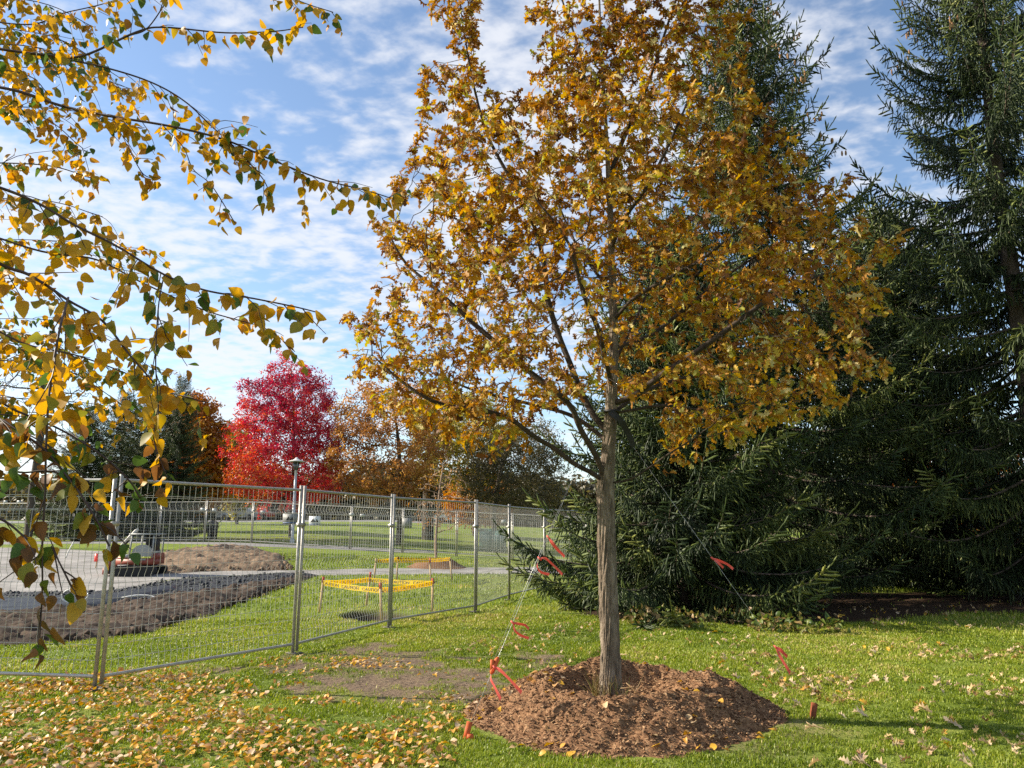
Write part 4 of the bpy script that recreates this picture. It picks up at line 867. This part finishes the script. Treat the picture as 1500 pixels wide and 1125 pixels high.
# ------------------------------------------------------------------ stakes and caution tape
def stake(px, py, pyt, pxt, mat_tip, label, group, w=.045):
    g0 = ground(px, py); z0 = g0[2]; top = at(pxt, pyt, g0[1]); r = empty('wooden_stake', (g0[0], g0[1], z0), label, 'stake', group)
    t_ = top - np.array([g0[0], g0[1], z0]); t_[1] += .0; ax = t_ / np.linalg.norm(t_); ln = np.linalg.norm(t_)
    ux = np.cross([0, 1, 0], ax); ux /= np.linalg.norm(ux); uy = np.cross(ax, ux); Rm = np.stack([ux, uy, ax], -1)
    b = MB(); b.box(ax * (ln * .42 - .03), (w, w * .6, ln * .84 + .06), Rm); b.build('shaft', M['stake_wood'], r)
    b = MB(); b.box(ax * (ln * .92), (w * 1.04, w * .64, ln * .16), Rm); b.build('tip', mat_tip, r)
    return np.array([g0[0], g0[1], z0]), ax, ln
GS1, GS2 = 'stakes of the near tape square', 'stakes of the far tape square'
ST = {}
ST['a'] = stake(468, 898, 845, 474, M['red_paint'], 'left red tipped stake of the near tape square', GS1)
ST['b'] = stake(536, 889, 838, 543, M['red_paint'], 'back red tipped stake of the near tape square', GS1)
ST['c'] = stake(559, 912, 853, 557, M['red_paint'], 'front red tipped stake beside the dark pit', GS1)
ST['d'] = stake(633, 898, 847, 634, M['red_paint'], 'right red tipped stake of the near tape square', GS1)
ST['e'] = stake(547, 859, 818, 551, M['stake_wood'], 'left plain stake of the far tape square', GS2)
ST['f'] = stake(581, 850, 815, 583, M['rust'], 'back stake of the far tape square hidden by a fence post', GS2)
ST['g'] = stake(631, 858, 818, 630, M['red_paint'], 'front stake of the far tape square with a red tip', GS2)
ST['h'] = stake(662, 851, 816, 659, M['stake_wood'], 'right plain stake of the far tape square', GS2)
fc = bpy.data.curves.new('caution_text', 'FONT'); fc.body = 'CAUTION   ' * 3; fc.size = .07; fo = bpy.data.objects.new('caution_text', fc); COL.objects.link(fo)
bpy.context.view_layer.update()
tm = bpy.data.meshes.new_from_object(fo); TVt = np.array([v.co[:] for v in tm.vertices]); TFt = [list(p.vertices) for p in tm.polygons]
bpy.data.objects.remove(fo); bpy.data.meshes.remove(tm); TW = TVt[:, 0].max()
def caution(keys, fr, label, sag=.018, hts=None):
    Pk = [ST[k][0] + ST[k][1] * ST[k][2] * f for k, f in zip(keys, fr)]; o_ = Pk[0]; r = empty('caution_tape', o_, label, 'caution tape', 'caution tapes')
    b, lt = MB(), MB(); n = len(keys)
    for i in range(n):
        p, q = Pk[i], Pk[(i + 1) % n]; s = np.linspace(0, 1, 15)[:, None]; C = p + (q - p) * s; C[:, 2] -= sag * 4 * (s * (1 - s))[:, 0]
        d = q - p; ln = np.linalg.norm(d); d /= ln; nrm = np.cross(d, [0, 0, 1]); nrm /= np.linalg.norm(nrm); tw = .15 * np.sin(s[:, 0] * 5 + i * 2)
        up = np.array([0, 0, 1]) * np.cos(tw)[:, None] + nrm * np.sin(tw)[:, None]
        wv = .05 * (1 - .15 * np.abs(np.sin(s * 7 + i)))
        A_, B_ = C + up * wv - o_, C - up * wv - o_; fn = nrm * .002; b.strip(A_ + fn, B_ + fn); b.strip(B_ - fn, A_ - fn)
        sgn = -1 if nrm[1] > 0 else 1     # lettering on the face turned to the lawn
        u = TVt[:, 0] / TW; u = u if (d[0] > 0) else 1 - u
        for side_ in (1,):
            uu = np.clip(u * min(1.0, ln / ln), 0, 1); X_ = np.stack([np.interp(uu, s[:, 0], C[:, k]) for k in range(3)], -1); Uq = np.stack([np.interp(uu, s[:, 0], up[:, k]) for k in range(3)], -1)
            Wq = np.interp(uu, s[:, 0], wv[:, 0]); hh = (TVt[:, 1] - .024) / .026 * .62
            Vt = X_ + Uq * (hh * Wq)[:, None] + sgn * nrm * .006 - o_
            tri = [f for f in TFt if len(f) == 3]; oth = [f for f in TFt if len(f) != 3]
            for f in oth: tri += [[f[0], f[k], f[k + 1]] for k in range(1, len(f) - 1)]
            lt.add(Vt, T=tri)
    b.build('ribbon', M['tape'], r); lt.build('lettering', M['ink'], r)
caution('abdc', (.84, .78, .86, .80), 'yellow caution tape strung round the near pit')
caution('efhg', (.92, .90, .93, .93), 'yellow caution tape strung round the far dug patch', sag=.02)
# far mulch ring at the sapling
fm = at(641, 815, 28.5); n1_, n2_ = 14, 40; A, R_ = np.meshgrid(np.arange(n2_) / n2_ * 2 * math.pi, np.linspace(.02, 1.25, n1_)); qx, qy = fm[0] + R_ * np.cos(A), 28.5 + R_ * np.sin(A)
qz = gz(qx, qy) + .34 * (1 - ss(.3, 1.2, R_)) + .08 * (fbm(qx, qy, 4, 3, 71) - .5) - .04 * ss(1.1, 1.25, R_); i = np.arange(n1_ - 1)[:, None] * n2_; j = np.arange(n2_); k = (j + 1) % n2_
set_props(obj('mulch_mound', np.stack([qx, qy, qz], -1).reshape(-1, 3), np.stack([i + j, i + k, i + n2_ + k, i + n2_ + j], -1).reshape(-1, 4), M['mulch'], attrs={'var': np.full(qx.size, .35)}), 'small dark mulch mound at the foot of the far sapling', 'mulch mound')

# ------------------------------------------------------------------ guy wires, strap, stakes, pink tapes
wl0, wl1 = at(853, 668, YO - .15), at(848, 690, YO - .12); g_ = ground(684, 1083); SL = np.array([g_[0], g_[1], .05])
def on_line(A, B, py):
    lo, hi = 0.0, 1.0
    for _ in range(40):
        mid = (lo + hi) / 2
        if proj(A + (B - A) * mid)[1] < py: lo = mid
        else: hi = mid
    return A + (B - A) * lo
TB = on_line(wl0, SL, 975)
def wire(name, segs, label, extra=None, r=.0015):
    o_ = np.array(segs[0][0]); b = MB()
    for s in segs: b.tube(s, r, 5)
    ob = b.build(name, M['cable'], None, origin=o_); place(ob, o_); set_props(ob, label, 'guy wire', 'guy wires'); return ob
wire('guy_wire', [[wl0, TB, SL]], 'front guy wire running from the oak fork to the orange peg')
wire('guy_wire', [[wl1 + np.array([-.03, .05, 0]), TB + np.array([-.02, .02, .01])]], 'second steel guy wire alongside the front one, ending at the orange tightener')
sr = ground(1190, 1054); SR = np.array([sr[0] + .02, sr[1], .15]); ws = at(928, 655, YO - .02)
wire('guy_wire', [[ws, SR]], 'right guy wire running from the black strap to the rusty peg')
b = MB(); P = catmull([at(893, 603, YO - .12), at(908, 615, YO - .13), at(920, 635, YO - .06), ws], 5); up = np.array([.02, 0, .02]); b.strip(P - up, P + up); b.strip(P + up + np.array([0, -.006, 0]), P - up + np.array([0, -.006, 0]))
th = np.linspace(0, 2 * math.pi, 20); c_ = at(897, 603, YO); ring = np.stack([c_[0] + .070 * np.cos(th), c_[1] + .070 * np.sin(th), c_[2] + 0 * th], -1); b.tube(ring, .014, 6)
set_props(place(b.build('tree_strap', M['black'], None, origin=c_), c_), 'black webbing strap looped around the oak trunk above the fork', 'strap')
def peg(p, h, lean, mat, label):
    r = empty('ground_peg', (p[0], p[1], float(gz(p[0], p[1]))), label, 'peg'); ax = np.array([lean, 0, 1.0]); ax /= np.linalg.norm(ax); ux = np.array([ax[2], 0, -ax[0]]); Rm = np.stack([ux, np.array([0, 1.0, 0]), ax], -1)
    b = MB(); b.box(ax * (h / 2 - .03), (.042, .03, h + .06), Rm, taper=1.08); b.build('shaft', M[mat], r); return r
peg(sr, .13, .22, 'rust', 'rusty brown peg in the grass right of the mulch')
r = peg(np.array([SL[0] - .01, SL[1]]), .12, .25, 'orange_paint', 'orange painted peg at the front left of the mulch')
b = MB(); b.box((.035, -.02, .02), (.06, .04, .035), taper=.7); b.build('cleat', M['orange_paint'], r)
b = MB(); ax = (SL - TB) / np.linalg.norm(SL - TB); b.tube([TB - ax * .07, TB - ax * .05, TB + ax * .05, TB + ax * .07], [.008, .02, .02, .008], 8); b.box(TB + np.array([-.02, -.01, -.0]), (.03, .02, .09))
set_props(place(b.build('wire_tightener', M['orange_paint'], None, origin=TB), TB), 'orange wire tightener where the two front guy wires meet', 'wire tightener')
def flag(p, tails, label, w=.022):
    r = empty('flagging_tape', p, label, 'flagging tape', 'pink flagging tapes')
    b = MB(); b.tube([(-.012, 0, .012), (.0, -.012, 0), (.012, 0, -.012), (0, .012, 0.0), (-.012, 0, .012)], .007, 6); b.build('knot', M['pink'], r)
    for tl in tails:
        C = catmull([np.zeros(3)] + [np.array(q, float) for q in tl], 5); s = np.linspace(0, 1, len(C)); tw = .5 + 1.5 * np.sin(s * 3 + len(tl)); sd_ = np.stack([.35 * np.cos(tw), np.sin(tw) * .5, .8 + 0 * s], -1); sd_ /= np.linalg.norm(sd_, axis=1)[:, None]
        wv = (w / 2 * (.55 + .45 * np.minimum(s * 4, 1)))[:, None]
        b = MB(); b.strip(C + sd_ * wv, C - sd_ * wv); b.strip(C - sd_ * wv + np.array([0, -.0015, 0]), C + sd_ * wv + np.array([0, -.0015, 0])); b.build('tail', M['pink'], r)
flag(on_line(wl0, SL, 787), [[(.04, -.02, -.05), (.09, -.01, -.11), (.135, 0, -.16)], [(.03, .01, -.05), (.07, .02, -.10), (.12, .02, -.14)]], 'topmost pink flagging tape on the front guy wire')
flag(on_line(wl0, SL, 818), [[(.05, -.01, .0), (.11, 0, -.05), (.19, 0, -.13)], [(-.02, -.01, -.06), (.01, 0, -.11), (.08, 0, -.13)]], 'pink flagging tape second from the top on the front guy wire')
flag(on_line(wl0, SL, 912), [[(.05, 0, -.01), (.10, 0, -.02), (.13, 0, -.05)], [(.02, -.01, -.06), (.07, 0, -.10), (.13, 0, -.12)]], 'pink flagging tape halfway down the front guy wire')
flag(TB + np.array([0, -.02, -.01]), [[(.05, -.03, -.02), (.13, -.06, -.09), (.21, -.08, -.17)], [(-.03, -.03, -.07), (.0, -.05, -.13), (.05, -.07, -.22)]], 'long pink flagging tape tied at the orange tightener', w=.028)
flag(on_line(ws, SR, 818), [[(.05, 0, -.04), (.09, 0, -.08)], [(.06, .02, -.02), (.13, .02, -.05), (.18, .02, -.09)]], 'pink flagging tape in front of the spruce on the right guy wire')
flag(on_line(ws, SR, 948), [[(.03, 0, -.07), (.07, 0, -.14), (.11, 0, -.21)], [(.05, .02, -.03), (.10, .02, -.08)]], 'faded pink flagging tape low on the right guy wire', w=.03)

# ------------------------------------------------------------------ compact digger and site bits
dg = ground(203, 843); S_ = 1.0
r = empty('mini_digger', dg, 'small red tracked digger with grey hood and canopy on the stripped road', 'digger', rz=.05)
for sy in (-.42, .42):
    b = MB(); th = np.linspace(0, 2 * math.pi, 25)[:-1]; prof = np.stack([np.clip(np.cos(th) * 1.6, -1, 1) * .55 + np.cos(th) * .13, 0 * th + sy, .17 + np.sin(th) * .16], -1)
    A_ = prof - np.array([0, .11, 0]); B_ = prof + np.array([0, .11, 0]); k = len(th); i = np.arange(k); j = (i + 1) % k
    b.add(np.concatenate([A_, B_]), np.stack([i, j, k + j, k + i], -1)); b.add(np.concatenate([A_, [A_.mean(0)]]), T=np.stack([j, i, 0 * i + k], -1)); b.add(np.concatenate([B_, [B_.mean(0)]]), T=np.stack([i, j, 0 * i + k], -1)); b.build('track', M['tyre'], r)
b = MB(); b.box((.02, 0, .43), (1.14, .84, .17)); b.box((.54, 0, .60), (.12, .80, .17), taper=.9); b.box((-.42, .0, .55), (.34, .5, .07), taper=.9); bd = b.build('body', M['machine_red'], r)
b = MB(); th = np.linspace(0, math.pi, 13); A_ = np.stack([.18 + .32 * np.cos(th) * (1), 0 * th - .33, .59 + .36 * np.sin(th) ** .7], -1); B_ = A_ + np.array([0, .66, 0]); b.strip(A_, B_); k = len(th); i = np.arange(k - 1)
for E_, fl in ((A_, 1), (B_, 0)): b.add(np.concatenate([E_, [[.18, E_[0, 1], .59]]]), T=np.stack([i + fl, i + 1 - fl, 0 * i + k], -1))
b.build('hood', M['machine_grey'], r, smooth=False)
b = MB()
for x in (-.18, .52):
    for y in (-.38, .38): b.tube([(x, y, .55), (x + (.04 if x < 0 else 0), y, 1.26)], .024, 6)
b.box((.18, 0, 1.27), (.80, .86, .045)); b.build('canopy', M['machine_grey'], r)
b = MB(); b.box((-.30, 0, .60), (.30, .7, .10), taper=.9); b.box((.1, -.425, .50), (.5, .012, .05)); b.build('cover', M['machine_grey'], r)
b = MB(); b.box((.44, 0, .92), (.08, .5, .58)); b.box((.30, 0, 1.08), (.14, .5, .32)); b.build('seat', M['black'], r)
b = MB(); b.tube([(-.5, 0, .62), (-.72, 0, .78), (-.36, 0, 1.22), (-.14, 0, 1.42)], [.05, .05, .045, .035], 6); b.tube([(-.14, 0, 1.42), (-.22, 0, 1.38), (-.62, 0, .90), (-.80, 0, .66)], [.04, .04, .035, .03], 6); b.build('boom', M['sign_light'], r)
b = MB(); b.tube([(-.40, 0, 1.06), (-.76, 0, .66)], .025, 6); b.build('ram', M['black'], r)
b = MB(); b.box((-.84, 0, .36), (.14, .5, .30), taper=.7); b.box((-.86, 0, .16), (.1, .9, .2)); b.build('blade', M['machine_red'], r)
def loose(name, pts, rr_, mat, label, cat, n=6):
    P = catmull(pts, 6); b = MB(); b.tube(P, rr_, n); return set_props(place(b.build(name, M[mat], None, smooth=True, origin=P[0]), P[0]), label, cat)
h0 = ground(105, 896); th = np.linspace(-.6, 4.3, 9)
loose('pipe_loop', [h0 + np.array([.28 * math.cos(a), .10 * math.sin(a * .5), .12 + .24 * (1 + math.sin(a)) * .6 + .02]) for a in th], .014, 'hose', 'white plastic pipe curled in a loop over the trench edge', 'pipe')
h0 = ground(205, 884); loose('pipe_end', [h0 + np.array(q) for q in [(-.4, 0, .12), (-.1, .0, .17), (.2, .0, .16), (.42, -.05, .08)]], .016, 'hose', 'short white pipe end bent over the dark gravel', 'pipe')
s0 = ground(96, 818); loose('survey_stake', [s0, s0 + np.array([.1, 0, .3]), s0 + np.array([.24, 0, .62])], .025, 'machine_white', 'white survey stake leaning on the road', 'stake', 4)
s0 = ground(140, 833); r = empty('marker_stake', s0, 'pink marker stake standing on the road beside the digger', 'stake'); b = MB(); b.tube([(0, 0, 0), (.02, 0, .5)], .02, 4); b.build('shaft', M['stake_wood'], r); b = MB(); b.box((.0, -.02, .36), (.13, .03, .26), taper=.8); b.build('flag', M['pink'], r)
# dark litter bin, teal cabinet, cars beyond the far fence
q = at(312, 770, 44); z_ = float(gz(q[0], q[1])); r = empty('litter_bin', (q[0], 44, z_), 'dark litter bin beyond the far fence by the conifer foot', 'bin')
b = MB(); b.lathe((0, 0, 0), [(0, 0), (.26, 0), (.29, .85), (.0, .85)], 12); b.build('body', M['black'], r); b = MB(); b.lathe((0, 0, .86), [(.31, 0), (.31, .06), (.2, .2), (0, .25)], 12); b.build('lid', M['black'], r)
q = at(722, 790, 43); z_ = float(gz(q[0], q[1])); r = empty('cabinet', (q[0], 43, z_), 'dull teal utility cabinet blurred behind the fence wires', 'cabinet')
b = MB(); b.box((0, 0, .62), (1.5, .7, 1.2)); b.build('body', M['teal'], r); b = MB(); b.box((0, 0, 1.25), (1.6, .8, .06)); b.build('lid', M['teal'], r)
b = MB(); b.box((-.36, -.36, .64), (.68, .02, 1.05)); b.build('door', M['teal'], r); b = MB(); b.box((.36, -.36, .64), (.68, .02, 1.05)); b.build('door', M['teal'], r)
def car(x, y, mat, label, rz=0.0):
    z_ = float(gz(x, y)) + .05; r = empty('parked_car', (x, y, z_), label, 'car', 'cars beyond the park', rz)
    prof = [(-2.15, .35), (-2.2, .75), (-2.0, .92), (-1.25, 1.0), (-.75, 1.42), (.85, 1.46), (1.55, 1.0), (2.1, .9), (2.2, .6), (2.15, .35)]; A_ = np.array([[p_[0], -.85, p_[1]] for p_ in prof]); B_ = A_ * np.array([1, -1, 1]); A2, B2 = A_.copy(), B_.copy()
    for E_ in (A2, B2): E_[4:6, 1] *= .78
    b = MB(); b.strip(A2, B2); k = len(prof); i = np.arange(1, k - 1); b.add(A2, T=np.stack([0 * i, i, i + 1], -1)); b.add(B2, T=np.stack([0 * i, i + 1, i], -1)); b.build('body', mat, r)
    for s_ in (-1, 1): b = MB(); b.add([[-1.1, s_ * .80, 1.04], [1.35, s_ * .80, 1.04], [.8, s_ * .70, 1.38], [-.7, s_ * .70, 1.36]], Q=[[0, 1, 2, 3]]); b.build('side_window', M['glass'], r)
    for wx_ in (-1.35, 1.35):
        for s_ in (-1, 1): b = MB(); b.tube([(wx_, s_ * .70, .33), (wx_, s_ * .90, .33)], .33, 14); b.build('wheel', M['tyre'], r)
for px, yy, mt, lab in [(350, 84, 'car_grey', 'grey car parked far off left of the lamp post'), (372, 90, 'car_red', 'dark red car parked far off near the lamp post'), (664, 86, 'car_white', 'white car parked far off right of the sapling')]:
    car(at(px, 760, yy)[0], yy, M[mt], lab)

# ------------------------------------------------------------------ grass blades
def free(x, y):
    m1 = mound_h(x, y)[1] > 1.02 + .10 * (fbm(x, y, 4, 2, 64) - .5)
    bar = m_bare(x, y); du, tn_ = m_duff(x, y)
    s = np.maximum.reduce([poly_sd(P, x, y) for P in (P_SPOIL, P_GRAV, P_ROAD, P_HEAP, P_PATH)])
    return m1 & (rng.random(len(x)) > bar * 1.08 - .04) & (rng.random(len(x)) > du * .97) & (rng.random(len(x)) > tn_ * .7) & (s < .02 + .1 * rng.random(len(x))) & (m_pit(x, y) < 0)
def blades(n, r0, r1, pw, hw, ang=.72):
    u = rng.random(n); e = 2 - pw; r = (r0 ** e + u * (r1 ** e - r0 ** e)) ** (1 / e); a = rng.uniform(-ang, ang, n)
    x = r * np.sin(a); y = r * np.cos(a); k = free(x, y); x, y, r = x[k], y[k], r[k]; n = len(x)
    pat = fbm(x, y, .9, 3, 81); pat2 = fbm(x, y, .3, 2, 85); tuf = fbm(x, y, 4.5, 3, 88); kk = rng.random(n) < np.clip((tuf - .22) * 4.5, .25, 1); x, y, r, pat, pat2, tuf = x[kk], y[kk], r[kk], pat[kk], pat2[kk], tuf[kk]; n = len(x)
    h = (hw[0] + (hw[1] - hw[0]) * rng.random(n)) * (.45 + .5 * pat + 1.1 * np.clip(tuf - .3, 0, 1)) * (r / 6) ** .25; w = .0028 * (r / 5) ** .85 * rng.uniform(.8, 1.3, n)
    az = rng.random(n) * 6.283; le = np.abs(rng.normal(.45, .28, n)); d = np.stack([np.cos(az), np.sin(az)], -1); sx = np.stack([-d[:, 1], d[:, 0]], -1) * w[:, None]
    z = gz(x, y) + m_bare(x, y) * 0 - .004; P = np.zeros((n, 5, 3))
    P[:, 0, :2] = np.stack([x, y], -1) - sx; P[:, 1, :2] = np.stack([x, y], -1) + sx; P[:, 0, 2] = z; P[:, 1, 2] = z
    mid = np.stack([x, y], -1) + d * (h * le * .35)[:, None]; P[:, 2, :2] = mid + sx * .8; P[:, 3, :2] = mid - sx * .8; P[:, 2, 2] = z + h * .6; P[:, 3, 2] = z + h * .6
    P[:, 4, :2] = np.stack([x, y], -1) + d * (h * le)[:, None]; P[:, 4, 2] = z + h * (1 - .35 * le)
    b = np.arange(n)[:, None] * 5; Q = b + np.array([[0, 1, 2, 3]]); T = b + np.array([[3, 2, 4]])
    var = np.clip(rng.normal(.40, .16, n) + (pat - .5) * .9 + (pat2 - .5) * .7 + (tuf - .5) * .45 + .45 * (rng.random(n) < .05), 0, 1)
    return P.reshape(-1, 3), Q, T, np.repeat(var, 5)
mb = MB()
for args in ((520000, 4.4, 14.5, 1.35, (.016, .040)), (110000, 13.5, 34, 1.2, (.035, .06))):
    V, Q, T, a = blades(*args); mb.V.append(V); mb.Q.append(Q + mb.n); mb.T.append(T + mb.n); mb.A.append(a); mb.n += len(V)
g_o = mb.build('grass', M['grass']); set_props(g_o, 'short green grass blades of the lawn', 'grass', kind='stuff')

# ------------------------------------------------------------------ fallen leaves
def litter(n, poly, size, vfun, seed, clump=.55, thr=.5, sgrow=1.0):
    P = gpoly(poly); lo, hi = P.min(0), P.max(0); x = rng.uniform(lo[0], hi[0], n * 5); y = rng.uniform(lo[1], hi[1], n * 5)
    s = poly_sd(P, x, y); dn = fbm(x, y, 1.6, 3, seed); k = (s > 0) & (rng.random(len(x)) < np.clip((dn - thr) * 3 + clump, 0, 1) * ss(0, .5, s + .05)); x, y = x[k][:n], y[k][:n]; n = len(x)
    h, q = mound_h(x, y); z = np.where(q < 1.08, mulch_z(x, y), gz(x, y) + .02) + .008 + .016 * rng.random(n)
    D = rnd_unit(n); D[:, 2] *= .3; U = rnd_unit(n) * .55 + np.array([0, 0, 1])
    return np.stack([x, y, z], -1), D, U, rng.uniform(*size, n), vfun(n)
yel = lambda n: np.clip(np.where(rng.random(n) < .62, rng.uniform(0, .5, n), rng.uniform(.5, .9, n)), 0, 1)
pale = lambda n: np.clip(np.where(rng.random(n) < .10, rng.uniform(0, .3, n), rng.normal(.78, .12, n)), 0, 1)
sets = [litter(3800, [(-200, 1005), (60, 995), (250, 975), (420, 1010), (560, 1035), (690, 1060), (700, 1200), (-250, 1200)], (.038, .068), yel, 91, clump=.7, thr=.47),
        litter(700, [(330, 965), (560, 960), (700, 990), (760, 1030), (720, 1110), (560, 1060), (400, 1010)], (.034, .06), yel, 93, clump=.5),
        litter(170, [(700, 1125), (700, 1020), (860, 965), (1000, 975), (1150, 1060), (1150, 1130)], (.05, .08), lambda n: np.clip(np.where(rng.random(n) < .5, rng.uniform(0, .4, n), rng.uniform(.5, .85, n)), 0, 1), 95, clump=1)]
P_, D_, U_, S_, V_ = [np.concatenate([s[k] for s in sets]) for k in range(5)]
set_props(leaves('fallen_birch_leaves', [LIT, BIR_A, BIR_B], P_, D_, U_, S_, V_, M['litter_leaf']), 'scattered yellow and tan birch leaves on the grass and mulch', 'leaf litter', kind='stuff')
sets = [litter(520, [(1010, 960), (1250, 945), (1600, 940), (1650, 1130), (1180, 1150), (1150, 1060)], (.06, .12), pale, 97, clump=.45, thr=.5),
        litter(260, [(640, 960), (760, 900), (1000, 925), (1200, 935), (1100, 975), (900, 970), (700, 1000)], (.05, .10), pale, 98, clump=.4),
        litter(200, [(870, 905), (1200, 930), (1600, 925), (1600, 890), (1200, 880), (900, 880)], (.06, .11), pale, 99, clump=.6)]
P_, D_, U_, S_, V_ = [np.concatenate([s[k] for s in sets]) for k in range(5)]
set_props(leaves('fallen_oak_leaves', [OAK_A, OAK_B, OAK_B], P_, D_, U_, S_, V_, M['litter_leaf']), 'scattered pale crumpled oak leaves on the lawn', 'leaf litter', kind='stuff')

# ------------------------------------------------------------------ weeds at the spruce edge, dry grass at the oak foot
n = 1100; P = gpoly([(870, 902), (960, 917), (1080, 922), (1200, 931), (1230, 926), (1100, 908), (960, 903)]); lo, hi = P.min(0), P.max(0); x = rng.uniform(lo[0], hi[0], n * 3); y = rng.uniform(lo[1], hi[1], n * 3)
k = (poly_sd(P, x, y) > -.25) & (fbm(x, y, 1.3, 2, 15) > .50); x, y = x[k][:n], y[k][:n]; n = len(x); h = rng.random(n) ** 1.6 * .42 * fbm(x, y, 1.3, 2, 15)
D = rnd_unit(n) * .8 + np.array([0, 0, .3]); set_props(leaves('weeds', [LIT, BIR_B], np.stack([x, y, gz(x, y) + h], -1), D, rnd_unit(n) + np.array([0, -.3, .4]), rng.uniform(.05, .12, n), np.clip(rng.normal(.5, .25, n), 0, 1), M['weed']), 'low leafy weeds and dry stems along the spruce edge', 'weeds', kind='stuff')
b = MB(); oc = at(896, 1018, YO)
for _ in range(70):
    a = rng.uniform(2.6, 5.6); rr0 = rng.uniform(.12, .18); p = np.array([oc[0] + rr0 * math.cos(a), YO + rr0 * math.sin(a), .16]); q = p + np.array([rng.normal() * .06, rng.normal() * .05, rng.uniform(.06, .22)])
    b.tube([p, (p + q) / 2 + rng.normal(size=3) * .01, q], [.003, .0025, .001], 3, cap=False, a=rng.uniform(.4, 1))
for p, q in (((.14, -.17, .16), (.28, -.1, .38)), ((.10, -.18, .3), (.26, -.22, .16)), ((.05, -.2, .26), (.2, -.2, .27))):
    b.tube([oc * [1, 1, 0] + p, oc * [1, 1, 0] + q], .004, 4, a=.95)
set_props(place(b.build('dry_grass_tuft', M['weed'], None, origin=(oc[0], YO, .16)), (oc[0], YO, .16)), 'tuft of dry straw and crossed twigs at the oak foot', 'grass tuft')
